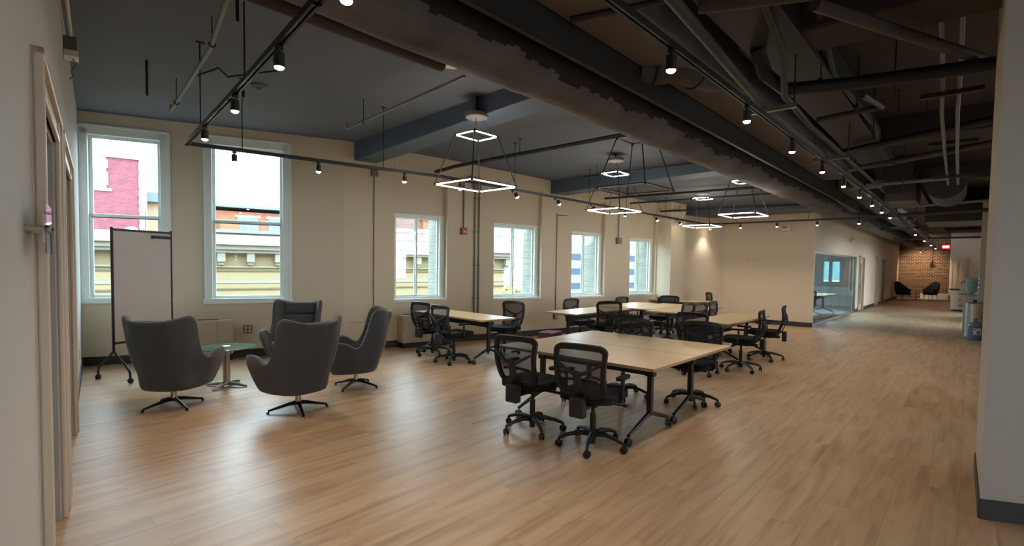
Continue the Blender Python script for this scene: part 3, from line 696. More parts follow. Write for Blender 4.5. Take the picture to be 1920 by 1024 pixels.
def make_lounge():
    r = root('lounge_armchair')
    q = MB(); nu, nv = 64, 14
    def grid(inset):
        vs = []
        for i in range(nu+1):
            u = -1+2*i/nu; h = prof(u)
            for j in range(nv+1):
                z = .215+(h-(0.012 if inset else 0)-.215)*j/nv; vs.append(shellpt(u, z, inset))
        return vs
    o_, i_ = grid(0), grid(.062); n1 = len(o_); fs = []
    for i in range(nu):
        for j in range(nv):
            a = i*(nv+1)+j; b = a+nv+1; fs.append((a, a+1, b+1, b)); fs.append((n1+a, n1+b, n1+b+1, n1+a+1))
        a = i*(nv+1)+nv; b = a+nv+1; fs.append((a, n1+a, n1+b, b))
        a = i*(nv+1); b = a+nv+1; fs.append((a, b, n1+b, n1+a))
    for i in (0, nu):
        for j in range(nv):
            a = i*(nv+1)+j; f = (a, n1+a, n1+a+1, a+1); fs.append(f if i == 0 else f[::-1])
    q.add(o_+i_, fs); q.build('shell', 'uph', r, smooth=True, sub=1)
    q = MB(); pts = [shellpt(-1+2*i/24, .22, .03)[:2] for i in range(25)]; q.prism([(x, y) for x, y in pts], .212, .33); q.build('seat_base', 'uph', r, smooth=True, bevel=.01)
    q = MB(); rbox(q, (.07, 0, .385), (.54, .52, .13), .12); q.build('seat_cushion', 'uph', r, smooth=True, bevel=.045, seg=4)
    m = Matrix.Rotation(R_(-12), 3, 'Y')
    q = MB(); rbox(q, (-.285, 0, .62), (.08, .46, .36), .03, rot=m); q.build('back_cushion', 'uph', r, smooth=True, bevel=.03, seg=3)
    q = MB(); rbox(q, (-.325, 0, .895), (.07, .44, .17), .03, rot=m); q.build('head_pillow', 'uph', r, smooth=True, bevel=.03, seg=3)
    q = MB(); q.lathe([(.034, .08), (.03, .14), (.026, .21)], n=18); q.build('swivel_post', 'nickel', r, smooth=True)
    for k in range(4):
        a = pi/4+k*pi/2; c, s = cos(a), sin(a)
        q = MB(); q.tube([(.0, .0, .085), (.09*c, .09*s, .075), (.30*c, .30*s, .026)], [.026, .02, .011], 8); q.lathe([(.015, 0), (.016, .02)], c=(.3*c, .3*s, .0), n=10); q.build('leg', 'dchrome', r, smooth=True)
    return r
l0 = make_lounge(); index_children()
for i, (x, y, h, sp, lab) in enumerate([
    (1.70, 6.49, 45, 8, 'grey high-back swivel armchair seen from behind in front of the whiteboard'),
    (2.58, 5.40, 97, 22, 'grey high-back swivel armchair seen from behind, nearest the camera'),
    (3.55, 7.55, 230, 0, 'grey winged armchair facing the camera under the second window, its cushion showing'),
    (3.60, 5.92, 150, 12, 'grey high-back swivel armchair seen from its side, rightmost of the lounge group')]):
    o = l0 if i == 0 else copy_tree(l0)
    o.location = (x, y, 0); o.rotation_euler = (0, 0, R_(h)); tag(o, lab, 'armchair', 'grey swivel armchairs around the glass table')
    for k in (CH['lounge_armchair'] if i == 0 else [c for c in bpy.data.objects if c.parent == o]):
        if k.name.startswith('leg'): k.rotation_euler.z = R_(sp)

# ---- glass side table
r = root('side_table', (2.44, 7.07, 0), R_(20)); tag(r, 'small round glass side table on a brushed metal column between the armchairs', 'table')
q = MB(); q.lathe([(.355, .505), (.36, .509), (.355, .517)], n=48); q.build('tabletop', 'table_glass', r, smooth=True)
q = MB(); q.lathe([(.3555, .506), (.3605, .511), (.3555, .516), (.354, .511)], n=48); q.build('glass_rim', 'tglass_edge', r, smooth=True)
q = MB(); q.lathe([(.05, .497), (.05, .505), (.05, .519), (.045, .523)], n=24); q.build('mounting_disc', 'nickel', r, smooth=True)
q = MB(); q.lathe([(.042, .04), (.042, .5)], n=24); q.build('column', 'nickel', r, smooth=True)
for k in range(4):
    a = k*pi/2+.3; c, s = cos(a), sin(a); q = MB(); q.tube([(.02*c, .02*s, .045), (.14*c, .14*s, .035), (.27*c, .27*s, .014)], [.03, .022, .012], 8)
    for v in range(len(q.v)): pass
    q.build('leg', 'nickel', r, smooth=True)

# ---- mobile whiteboard
r = root('mobile_whiteboard', (1.52, 8.38, 0), math.atan2(.32, .73)); tag(r, 'mobile whiteboard with black frame on castors in the corner by the left window', 'whiteboard')
Wb = .82
q = MB()
for x in (0, Wb): q.tube([(x, 0, .38), (x, 0, 2.03)], .017, 10)
q.box((Wb/2, 0, 2.0), (Wb, .03, .03)); q.box((Wb/2, 0, .50), (Wb, .03, .03)); q.build('frame', 'black', r, smooth=True)
q = MB(); q.bb(.015, Wb-.015, -.009, .009, .5, 1.99); q.build('writing_panel', 'board', r)
q = MB(); q.bb(.52, .80, -.05, -.012, 1.91, 1.95); q.build('pen_tray', 'black', r, bevel=.004)
for x in (0, Wb):
    for s in (-1, 1):
        q = MB(); q.tube([(x, 0, .40), (x, .05*s, .35), (x, .22*s, .22), (x, .29*s, .15), (x, .30*s, .07)], .015, 8); lg = q.build('leg', 'black', r, smooth=True)
        q = MB(); caster(q, x, .30*s, .5*s, r=.033); q.build('caster', 'black', lg, smooth=True)

# ---- heating units under the windows
def fcu(fr, a0, a1, h, label, d=.24):
    r = root('heating_unit', (0, 0, 0)); tag(r, label, 'heating unit', 'enamelled heating units under the windows')
    q = MB(); q.bb(a0, a1, -d, -.004, .1, h); q.xf(fr); q.build('cabinet', 'fcu', r, bevel=.008)
    q = MB(); q.bb(a0+.02, a1-.02, -d+.03, -.004, 0, .1); q.xf(fr); q.build('plinth', 'black', r)
    q = MB(); q.bb(a0+.06, a1-.2, -d+.05, -.06, h, h+.004)
    q.xf(fr); q.build('top_grille', 'dark', r)
    q = MB(); q.bb(a1-.22, a1-.216, -d-.002, -d, .12, h-.01); q.xf(fr); q.build('panel_seam', 'dark', r)
    return r
fcu(WA, .85, 2.0, .655, 'long cream heating unit under the second window behind the armchairs')
fcu(WB, 1.0, 2.0, .63, 'cream heating unit under the third window beside the small table', .27)

# ---- electrical plates etc.
def plate(fr, a, z, w, h, label, name='wall_outlet', m='galv', cat='outlet', d=.012, holes=True, group=None):
    r = root(name); tag(r, label, cat, group); q = MB(); q.bb(a-w/2, a+w/2, -d, .0, z-h/2, z+h/2); q.xf(fr); q.build('cover', m, r, bevel=.003)
    if holes:
        for sx in (-1, 1):
            for sz in (-1, 1):
                q = MB(); q.bb(a+sx*w*.22-w*.12, a+sx*w*.22+w*.12, -d-.006, -d, z+sz*h*.22-h*.14, z+sz*h*.22+h*.14); q.xf(fr); q.build('socket', 'white', r)
    return r
plate(WA, 2.21, .47, .13, .13, 'grey metal double outlet box beside the long heating unit', d=.05)
plate(WB, 4.93, .43, .12, .13, 'grey metal double outlet box between the fourth and fifth windows', d=.05)
plate(LW, 2.4, 1.77, .09, .13, 'small white wall switch beyond the second doorway', 'light_switch', 'white', 'switch', .02, False)
plate(LW, 4.3, .36, .08, .12, 'low white outlet on the left wall near the corner', 'wall_outlet', 'white', 'outlet', .01, False)
FARW = Matrix(((0, 1, 0, 16.2), (-1, 0, 0, 0), (0, 0, 1, 0), (0, 0, 0, 1)))   # x along -Y ; y outward (+X)
for y, z, lab in ((5.07, .44, 'low white outlet on the plain end wall, left of the pair'), (4.39, .40, 'low white outlet on the plain end wall, right of the pair')):
    plate(FARW, -y, z, .08, .12, lab, 'wall_outlet', 'white', 'outlet', .01, False)
for y, z, lab in ((5.0, 1.88, 'white blank cover plate high on the plain end wall, left one'), (4.82, 1.89, 'white blank cover plate high on the plain end wall, right one')):
    plate(FARW, -y, z, .07, .12, lab, 'cover_plate', 'offw', 'cover plate', .008, False)
# acrylic sign holder with stand-offs beside the first doorway
r = root('sign_holder'); tag(r, 'clear acrylic sign holder on stand-off pins at the left edge by the doorway', 'sign holder')
q = MB(); q.bb(-1.99, -1.72, -.06, -.055, 1.62, 1.80); q.xf(LW); q.build('acrylic_plate', glassmat('acrylic', (226, 228, 230), ior=1.5), r)
q = MB(); q.bb(-1.97, -1.74, -.052, -.048, 1.66, 1.76); q.xf(LW); q.build('insert', 'white', r)
for x, z in ((-1.96, 1.71), (-1.75, 1.71)):
    q = MB(); q.lathe([(.012, 0), (.012, .07)], n=12, mat3=Matrix.Rotation(pi/2, 3, 'X')); q.v = [(a+x, b, c+z) for a, b, c in q.v]; q.xf(LW); q.build('standoff', 'chrome', r, smooth=True)
# junction box with loose cable, top left
r = root('junction_box'); tag(r, 'open junction box with loose cable high on the left wall', 'junction box')
q = MB(); q.bb(1.4, 1.52, -.09, -.004, 3.38, 3.5); q.xf(LW); q.build('box', 'galv', r, bevel=.004)
q = MB(); q.bb(1.38, 1.54, -.1, -.004, 3.33, 3.38); q.xf(LW); q.build('lid', 'white', r)
q = MB(); q.tube([(1.45, -.06, 3.33), (1.46, -.08, 3.28), (1.44, -.05, 3.22), (1.47, -.06, 3.18), (1.44, -.04, 3.15)], .006, 8); q.xf(LW); q.build('loose_wire', 'galv', r, smooth=True)
q = MB(); q.tube([(1.46, -.05, 3.5), (1.3, -.05, 3.53), (-.5, -.05, 3.56)], .014, 10); q.xf(LW); q.build('conduit', 'offw', r, smooth=True)
# fire alarm
r = root('fire_alarm'); tag(r, 'red fire alarm horn strobe on the conduit between the third and fourth windows', 'fire alarm')
q = MB(); q.bb(2.36, 2.49, -.07, -.004, 2.23, 2.37); q.xf(WB); q.build('body', 'red', r, bevel=.01)
q = MB(); q.bb(2.39, 2.46, -.09, -.07, 2.27, 2.30); q.xf(WB); q.build('strobe_lens', 'white', r, bevel=.004)
q = MB(); q.tube([(2.43, -.02, 2.37), (2.43, -.02, 3.3), (2.46, -.04, 3.4), (2.6, -.06, 3.45)], .014, 10); q.xf(WB); q.build('conduit', 'galv', r, smooth=True)
r = root('conduit_pair'); tag(r, 'pair of grey conduits running down the wall right of the red alarm', 'conduit')
for a in (2.70, 2.80):
    q = MB(); q.tube([(a, -.024, .42), (a, -.024, 3.45)], .015, 10)
    for z in (.9, 1.6, 2.3, 3.0): q.bb(a-.03, a+.03, -.036, -.003, z-.01, z+.01)
    q.xf(WB); q.build('conduit', 'galv', r, smooth=True)
q = MB(); q.bb(2.64, 2.82, -.08, 0, 3.2, 3.42); q.xf(WB); q.build('junction_box', 'galv', r, bevel=.004)
r = root('conduit'); tag(r, 'thin conduit with square box coming down by the beam near the third window', 'conduit')
q = MB(); q.tube([(.53, -.015, .55), (.53, -.015, 3.3)], .009, 8); q.xf(WB); q.build('pipe', 'galv', r, smooth=True)
q = MB(); q.bb(.47, .59, -.07, 0, 3.22, 3.36); q.xf(WB); q.build('box', 'galv', r, bevel=.004)
q = MB(); q.tube([(.06, -.016, .52), (.3, -.016, .52), (.53, -.016, .56)], .008, 8); q.xf(WB); q.build('low_run', 'trim_tan', r, smooth=True)
r = root('conduit'); tag(r, 'thin dark conduit between the fourth and fifth windows above its outlet', 'conduit')
q = MB(); q.tube([(4.93, -.015, .49), (4.93, -.015, 2.85)], .009, 8); q.xf(WB); q.build('pipe', 'galv', r, smooth=True)
q = MB(); q.tube([(4.95, -.03, 2.8), (5.0, -.08, 2.8), (5.16, -.1, 2.8)], .012, 8); q.xf(WB); q.build('hook', 'galv', r, smooth=True)
r = root('ceiling_speaker_box'); r.name = 'wall_box'; tag(r, 'grey wall box with strobe between the fifth and sixth windows', 'wall box')
q = MB(); q.bb(6.9, 7.04, -.08, 0, 2.2, 2.36); q.xf(WB); q.build('box', 'galv', r, bevel=.006)
q = MB(); q.tube([(6.97, -.03, 2.36), (6.97, -.03, 2.9), (7.0, -.06, 3.1)], .012, 8); q.xf(WB); q.build('conduit', 'galv', r, smooth=True)
# emergency lights
def emlight(x, y, z, rz, label):
    r = root('emergency_light', (x, y, z), rz); tag(r, label, 'emergency light', 'twin-head emergency lights')
    q = MB(); rbox(q, (0, 0, 0), (.28, .06, .1), .02); q.build('housing', 'offw', r, bevel=.008)
    for s in (-1, 1): q = MB(); q.lathe([(.025, -.03), (.04, .0), (.04, .03)], c=(.1*s, -.05, .07), n=14, mat3=Matrix.Rotation(pi/2+.3, 3, 'X')); q.build('lamp_head', 'white', r, smooth=True)
emlight(16.14, 4.0, 2.74, pi/2*-1, 'twin-head emergency light high on the plain end wall')
emlight(22.0, CT-.04, 2.68, 0, 'twin-head emergency light above the glass partition')
# magenta box under the middle table
r = root('storage_box', (8.3, 6.35, 0), .2); tag(r, 'magenta patterned storage box on the floor under the left middle table', 'box')
q = MB(); q.bb(-.22, .22, -.16, .16, .004, .22); q.build('box', 'mag', r, bevel=.008)
q = MB(); q.bb(-.23, .23, -.17, .17, .22, .27); q.build('lid', 'mag', r, bevel=.008)

# ================================================================== LIGHTS, TRACKS
TZ = 2.9
def track(name, pts, label, z=TZ):
    r = root(name, (0, 0, 0)); tag(r, label, 'track light rail'); q = MB()
    for a, b in zip(pts, pts[1:]):
        p0, p1 = Vector((*a, z)), Vector((*b, z)); d = p1-p0; L = d.length; ang = math.atan2(d.y, d.x)
        q.box((p0+p1)/2, (L+.034, .042, .04), ang)
    q.build('rail', 'black', r)
    q = MB()
    for a, b in zip(pts, pts[1:]):
        p0, p1 = Vector((*a, z-.0185)), Vector((*b, z-.0185)); d = p1-p0; ang = math.atan2(d.y, d.x)
        q.box((p0+p1)/2, (d.length-.01, .012, .003), ang)
    q.build('slot', 'pipe_g', r); return r
tr1 = [(1.12, 1.40), (1.28, 2.46), (1.57, 4.41), (1.86, 6.52), (5.0, 5.87), (15.1, 5.85), (15.15, 1.7)]
track('light_track', tr1, 'black rectangular track of spotlights running from top left along the window wall')
track('light_track', [(-6, 1.36), (34, 1.34)], 'long straight black spotlight track down the corridor')
nrod = 0
def rod(x, y, z0, z1, label, rr=.006, m='black', group='thin ceiling hanger rods', foot=True):
    q = MB(); q.tube([(x, y, z0), (x, y, z1)], rr, 8)
    if foot: q.box((x, y, z1-.006), (.07, .03, .012))
    o = q.build('hanger_rod', m); tag(o, label, 'hanger rod', group); return o
def ceilz(x, y):
    for i in range(len(xs)-1):
        if xs[i] <= x <= xs[i+1]:
            z = zz[i]+(zz[i+1]-zz[i])*(x-xs[i])/(xs[i+1]-xs[i]); break
    else: z = 3.5
    return z-.06+.2*(y-2.3)/8.9
TL = 'black rod hanging the light track from the ceiling, '
for x, y, w in ((1.72, 5.6, 'nearest the track corner'), (1.5, 3.95, 'beside the brightest left spotlight'), (2.4, 6.4, 'in front of the second window'), (4.1, 6.06, 'just left of the blue beam'), (6.6, 5.87, 'between the first pendant and fourth window'), (8.9, 5.87, 'above the second pendant'), (10.4, 5.86, 'above the fifth window'), (12.4, 5.86, 'left of the third pendant'), (15.1, 5.0, 'left on the end-wall run'), (15.13, 3.2, 'right on the end-wall run')):
    rod(x, y, TZ+.015, ceilz(x, y), TL+w)
# spot heads
def make_head():
    r = root('spotlight')
    q = MB(); q.box((0, 0, -.03), (.035, .03, .03)); q.tube([(0, 0, -.04), (0, 0, -.062)], .008, 8); q.build('track_adapter', 'black', r)
    q = MB(); q.lathe([(.022, -.055), (.031, -.06), (.031, -.142), (.027, -.142), (.027, -.13)], n=20); q.build('can', 'black', r, smooth=True)
    q = MB(); q.lathe([(.0265, -.136), (.0265, -.142), (.024, -.150), (.014, -.156)], n=20); q.build('lens', 'lens', r, smooth=True)
    return r
h0 = make_head(); index_children()
sd = bpy.data.lights.new('spot', 'SPOT'); sd.energy = 20; sd.color = (1, .86, .68); sd.spot_size = R_(105); sd.spot_blend = .9; sd.shadow_soft_size = .03
sd2 = bpy.data.lights.new('spot_brick', 'SPOT'); sd2.energy = 110; sd2.color = (1, .78, .52); sd2.spot_size = R_(100); sd2.spot_blend = .8; sd2.shadow_soft_size = .04
heads = []
for x, y, w in ((1.226, 2.1, 'cut by the top edge of the photo'), (1.377, 3.11, 'nearest visible one on the left rail'), (1.55, 4.27, 'second along the left rail'), (1.715, 5.47, 'beside the track corner')):
    heads.append((x, y, 'lit black spotlight on the left rail, '+w, 0))
for x, y, w, t in ((2.32, 6.42, 'in front of the second window', .0), (3.25, 6.23, 'left of the blue beam', 0), (4.4, 5.99, 'above the third window', 0), (5.35, 5.87, 'glowing below the first pendant', 0), (6.55, 5.87, 'just right of the first pendant', .5), (7.75, 5.87, 'between the first and second pendants', .5), (8.95, 5.86, 'behind the left side of the second pendant', .5), (10.35, 5.86, 'glowing right of the second pendant', 0), (11.75, 5.86, 'above the sixth window', .5), (13.1, 5.86, 'left of the third pendant', .5)):
    heads.append((x, y, 'small black spotlight on the window-side rail, '+w, t))
for y, w in ((5.75, 'in the far corner behind the third pendant'), (4.9, 'under the fourth pendant'), (3.95, 'next to the emergency light'), (3.0, 'at the corner of the plain wall'), (2.1, 'at the corridor mouth')):
    heads.append((15.12, y, 'lit spotlight on the end-wall rail, '+w, 0))
ord_ = ['first', 'second', 'third', 'fourth', 'fifth', 'sixth', 'seventh', 'eighth', 'ninth', 'tenth', 'eleventh', 'added for light, twelfth', 'added for light, thirteenth']
for k in range(13):
    x = 2.89+1.365*k if k < 9 else (20.6, 24.8, 29.0, 33.0)[k-9]  # the two farthest heads are added to brighten the corridor end
    heads.append((x, 1.357, 'bright spotlight on the corridor track, %s from the camera' % ord_[k], 0))
for i, (x, y, lab, tilt) in enumerate(heads):
    o = h0 if i == 0 else copy_tree(h0)
    o.location = (x, y, TZ); o.rotation_euler = (0, 0, R_(20) if y > 2 else 0); tag(o, lab, 'spotlight', 'track spotlights')
    if tilt:
        for c in bpy.data.objects:
            if c.parent == o and not c.name.startswith('track'):
                c.rotation_euler.x = -tilt; c.location = (0, -.02, -.015)
    L_ = bpy.data.objects.new('spot_lamp', sd); COL.objects.link(L_); L_.parent = o; L_.location = (0, 0, -.165)
    if tilt: L_.rotation_euler.x = -tilt; L_.location = (0, -.09, -.13)
# unseen fill lamps added behind the camera, in line with the track
for x, y in ((1.3, 1.36), (-.2, 1.36), (-1.7, 1.36), (-3.2, 1.36)):
    L_ = bpy.data.objects.new('spot_lamp', sd); COL.objects.link(L_); L_.location = (x, y, TZ-.15)
r = copy_tree(h0); r.location = (37.3, 2.2, 2.85); r.rotation_euler = (0, 0, 0); tag(r, 'spotlight aimed at the brick wall', 'spotlight', 'track spotlights')
L_ = bpy.data.objects.new('spot_brick_lamp', sd2); COL.objects.link(L_); L_.location = (37.4, 2.2, 2.66); L_.rotation_euler = (0, R_(-58), 0)
track('light_track', [(37.3, .9), (37.3, 3.25)], 'short spotlight rail in front of the brick wall', 2.87)

# ---- pendants
def pendant(cx, cy, lit, label, zl=2.6, zu=3.22, sl=.72, su=.37, zc=3.5, dx=1.08):
    r = root('square_pendant', (cx, cy, 0)); tag(r, label, 'pendant light', 'square frame pendant lights')
    m = 'led' if lit else 'ledoff'
    for z, s in ((zl, sl), (zu, su)):
        hx, hy = s*dx/2, s/dx/2; g = .03 if s > .5 else .026
        C = [(-hx, -hy), (hx, -hy), (hx, hy), (-hx, hy)]
        fr_ = MB()
        for k in range(4):
            a, b = Vector((*C[k], z)), Vector((*C[(k+1) % 4], z)); d = (b-a).normalized()
            fr_.tube([a+Vector((0, 0, .013)), b+Vector((0, 0, .013))], .0075, 6)
            t = MB(); t.tube([a+d*g, b-d*g], .0075 if lit else .005, 8); t.build('light_tube', m, r, smooth=True)
        fr_.build('square_frame', 'black', r, smooth=True)
        for c in C: q = MB(); q.tube([(c[0], c[1], z-.014), (c[0], c[1], z+.02)], .015, 10); q.build('corner_joint', 'black', r, smooth=True)
    for sx in (-1, 1):
        for sy in (-1, 1): q = MB(); q.tube([(sx*sl*dx/2, sy*sl/dx/2, zl), (sx*su*dx/2, sy*su/dx/2, zu+.02)], .0075, 8); q.build('strut', 'black', r, smooth=True)
    for sx in (-1, 1):
        for sy in (-1, 1): q = MB(); q.tube([(sx*su*dx/2, sy*su/dx/2, zu), (sx*.04, sy*.04, zc)], .0018, 5); q.build('cable', 'black', r)
    q = MB(); q.lathe([(.13, zc-.012), (.145, zc), (.15, zc+.03), (.15, zc+.045)], n=32); q.build('canopy', 'pipe_g', r, smooth=True)
    q = MB(); q.lathe([(.022, zc+.045), (.022, ceilz(cx, cy)+.02)], n=16); q.build('canopy_stem', 'black', r, smooth=True)
    if lit:
        pl = bpy.data.lights.new('pendant_glow', 'POINT'); pl.energy = 9; pl.color = (1, .93, .8); pl.shadow_soft_size = .3
        po = bpy.data.objects.new('pendant_glow', pl); COL.objects.link(po); po.location = (0, 0, zl-.06); po.parent = r
pendant(4.54, 4.69, True, 'lit square frame pendant hanging nearest the camera, largest of the lit ones', zc=3.45)
pendant(8.04, 4.77, True, 'lit square frame pendant over the middle tables, second along the window side', zu=3.25, zc=3.48)
pendant(12.1, 4.80, True, 'lit square frame pendant lowest in view, before the far corner', zu=3.25, zc=3.36)
pendant(10.0, 3.20, True, 'lit square frame pendant close to the duct, its top partly hidden', zu=3.22, zc=3.4)
pendant(5.99, 3.25, False, 'unlit black square frame pendant under the duct', zu=3.23, zc=3.5)

# ---- smoke detector, ceiling disc
r = root('smoke_detector', (2.62, 6.45, 0)); tag(r, 'round grey smoke detector on the ceiling by the left rail', 'smoke detector'); zc = ceilz(2.62, 6.45)
q = MB(); q.lathe([(.02, zc-.07), (.03, zc-.05), (.06, zc-.035), (.09, zc-.03), (.1, zc+.01)], n=24); q.build('body', 'ceil', r, smooth=True)
q = MB(); q.lathe([(.10, ceilz(3.6, 4.1)-.02), (.11, ceilz(3.6, 4.1)+.01)], c=(3.6, 4.1, 0), n=24); tag(q.build('ceiling_disc', 'white', smooth=True), 'white round ceiling cover partly hidden by the duct pipe', 'ceiling cover')
for (x, y, z0, w) in ((1.52, 6.6, 3.35, 'left of the sprinkler pipe'), (1.62, 4.4, 3.5, 'cut by the top edge'), (2.55, 6.75, 3.62, 'short one right of the left rail')):
    q = MB(); q.box((x, y, (z0+3.72)/2), (.022, .012, 3.72-z0)); tag(q.build('ceiling_strap', 'black'), 'cut-off black strap hanging from the ceiling, '+w, 'strap', 'cut-off ceiling straps')
r = root('ceiling_conduit'); tag(r, 'thin black conduit elbow on the ceiling above the left rail', 'conduit')
q = MB(); z = 3.62; q.tube([(1.93, 6.35, z), (2.02, 6.0, z+.02), (2.18, 6.2, z+.02), (2.45, 5.5, z), (2.1, 4.95, z-.1)], .011, 8); q.build('conduit', 'black', r, smooth=True)

# ================================================================== PIPES
def pipe(pts, rr, m, label, name='sprinkler_pipe', heads=(), hang=(), cat='pipe', collars=(), n=12):
    r = root(name); tag(r, label, cat); q = MB(); q.tube(pts, rr, n); q.build('pipe', m, r, smooth=True)
    for (x, y, z) in heads:
        q = MB(); q.tube([(x, y, z), (x, y, z+.06)], .014, 8); q.lathe([(.02, z+.06), (.01, z+.07), (.008, z+.1), (.022, z+.105)], c=(x, y, 0), n=10); q.build('sprinkler_head', 'brass', r, smooth=True)
    for (x, y, z, zt) in hang:
        q = MB(); q.tube([(x, y, z+rr), (x, y, zt)], .005, 6); q.box((x, y, zt), (.06, .03, .01)); q.lathe([(rr+.006, -.012), (rr+.012, 0), (rr+.006, .012)], c=(x, y, z), n=12, mat3=Matrix.Rotation(pi/2, 3, 'X')); q.build('hanger', 'black', r, smooth=True)
    return r
pipe([(1.97, 7.5, 3.45), (1.62, 5.0, 3.45), (1.40, 4.0, 3.45), (1.36, 3.1, 3.42)], .018, 'pipe_g', 'grey sprinkler pipe with brass heads crossing the left ceiling', heads=((1.97, 7.48, 3.45), (1.62, 4.95, 3.45)), hang=((1.9, 7.0, 3.45, 3.76), (1.6, 4.9, 3.45, 3.70)))
pipe([(3.78, 6.45, 3.44), (3.46, 3.75, 3.44)], .016, 'pipe_g', 'grey sprinkler pipe left of the blue beam', heads=((3.78, 6.45, 3.44),), hang=((3.72, 5.95, 3.44, 3.74),))
pipe([(6.42, 6.25, 3.45), (6.38, 3.3, 3.45)], .018, 'pipe_d', 'black sprinkler pipe between the first two pendants', heads=((6.42, 6.25, 3.45),), hang=((6.41, 5.6, 3.45, 3.68),))
pipe([(6.55, 7.9, 3.42), (6.45, 7.2, 3.43), (6.37, 3.3, 3.44)], .032, 'pipe_d', 'thick black pipe running beside the thinner one from the window wall', name='ceiling_pipe')
pipe([(8.6, 5.85, 3.38), (8.55, 3.6, 3.38)], .018, 'pipe_d', 'black sprinkler pipe above the second pendant', heads=((8.6, 5.85, 3.38),), hang=((8.58, 5.5, 3.38, 3.6),))
pipe([(11.2, 7.0, 3.32), (11.5, 3.1, 3.32)], .026, 'pipe_d', 'black pipe crossing behind the unlit pendant', name='ceiling_pipe')
pipe([(11.9, 6.6, 3.25), (12.1, 3.1, 3.25)], .02, 'pipe_d', 'thin black pipe just beyond the crossing pipe', name='ceiling_pipe')
pipe([(13.0, 6.3, 3.12), (13.4, 3.0, 3.12)], .024, 'pipe_d', 'black pipe in front of the last beam before the plain wall', heads=((13.0, 6.3, 3.12),), hang=((13.1, 5.8, 3.12, 3.35), (13.3, 4.0, 3.12, 3.32)))
pipe([(.3, 3.0, 3.07), (2.55, 3.02, 3.1)], .055, 'pipe_b', 'thick wrapped pipe along the left side of the duct, top left', name='wrapped_pipe')
pipe([(4.2, 3.08, 3.16), (15, 3.12, 3.16)], .012, 'pipe_d', 'thin black conduit along the left underside of the duct', name='ceiling_conduit', cat='conduit')
# main insulated duct
r = root('air_duct', (0, 0, 0)); tag(r, 'large insulated air duct running the length of the ceiling, pale wrap with black side', 'duct')
q = MB(); n = 96; stn = 420; X0, X1 = -1.2, 38.5; vs = []; fs = []; ms = []
def drad(x, a):
    k = 1+.012*sin(x*2.1+a*2)+.012*sin(x*5.3-a*3)
    for j in (3.1, 5.45, 8.3, 11.2, 14.4): 
        k += .05*math.exp(-((x-j)/.10)**2)*(.6+.4*sin(a*5+j))
    return .275*k
for i in range(stn+1):
    x = X0+(X1-X0)*(i/stn)**1.35
    for k in range(n):
        a = 2*pi*k/n; rr = drad(x, a); vs.append((x, 2.72+rr*cos(a), 3.27+rr*sin(a)))
for i in range(stn):
    x = X0+(X1-X0)*(i/stn)**1.35
    for k in range(n):
        a_ = i*n+k; b_ = i*n+(k+1) % n; fs.append((a_, b_, b_+n, a_+n))
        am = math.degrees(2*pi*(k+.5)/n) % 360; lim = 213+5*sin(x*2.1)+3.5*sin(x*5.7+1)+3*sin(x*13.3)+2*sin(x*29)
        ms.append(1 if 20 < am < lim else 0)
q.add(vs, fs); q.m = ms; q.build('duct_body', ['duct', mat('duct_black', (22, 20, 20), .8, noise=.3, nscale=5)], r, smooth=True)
for s in (3.1, 5.45, 8.3, 11.2, 14.4):
    pass
for s in (2.3, 5.9, 9.4, 12.9, 17, 21, 25, 29, 33):
    q = MB(); q.tube([(s, 2.42, 3.25), (s, 2.42, 3.85)], .008, 6); q.build('hanger_rod', 'black', r)
# branch duct elbow on the right of the main duct
r = root('branch_duct', (0, 0, 0)); tag(r, 'short round branch duct with elbow on the right of the main duct', 'duct')
q = MB(); q.tube([(4.28, 2.32, 3.39), (4.38, 2.2, 3.40), (4.52, 2.07, 3.42), (4.75, 2.0, 3.42), (5.1, 1.98, 3.45)], [.13, .136, .134, .134, .125], 20); q.build('elbow', 'pipe_b', r, smooth=True)
for p_, t in (((4.35, 2.2, 3.40), -45), ((4.75, 2.0, 3.42), -15)): q = MB(); q.lathe([(.14, -.012), (.146, 0), (.14, .012)], c=p_, n=24, mat3=Matrix.Rotation(R_(t), 3, 'Z') @ Matrix.Rotation(pi/2, 3, 'Y')); q.build('band', 'pipe_d', r, smooth=True)
# pipes on the right side of the corridor track
pipe([(1.5, 1.22, 3.12), (5.2, 1.49, 3.1), (9, 1.5, 3.1), (30, 1.42, 3.12)], .035, 'pipe_b', 'long brown pipe running beside the corridor track', name='ceiling_pipe')
pipe([(9.0, 1.62, 3.14), (32, 1.58, 3.14)], .02, 'pipe_g', 'thin grey pipe alongside the corridor track, farther part', name='ceiling_pipe')
pipe([(3.6, 1.15, 3.55), (4.6, 1.2, 3.35), (5.3, 1.36, 3.22), (6.4, 1.38, 3.18), (20, 1.3, 3.18)], .028, 'pipe_b', 'curved conduit sweeping down onto the corridor pipes', name='ceiling_pipe')
pipe([(2.9, 2.2, 3.42), (3.35, .6, 3.42)], .028, 'pipe_g', 'grey cross pipe above the near end of the corridor track', name='ceiling_pipe')
pipe([(3.05, 2.2, 3.36), (3.5, .6, 3.36)], .022, 'pipe_d', 'black cross pipe beside the grey one near the corridor track', name='ceiling_pipe')
pipe([(3.6, 1.5, 3.45), (4.05, .55, 3.45), (4.05, -.9, 3.45)], .06, 'pipe_b', 'thick brown pipe across the top right corner of the picture', name='ceiling_pipe')
pipe([(3.95, .85, 3.38), (6.4, -.25, 3.38)], .045, 'pipe_b', 'brown pipe slanting down to the right column', name='ceiling_pipe')
pipe([(4.75, 1.45, 3.5), (4.9, 1.42, 3.32), (5.3, 1.36, 3.28), (5.5, .9, 3.28), (5.85, -.4, 3.3)], .06, 'pipe_d', 'thick black drain pipe bending from the ceiling towards the right column', name='drain_pipe', hang=((5.45, 1.1, 3.3, 3.85),))
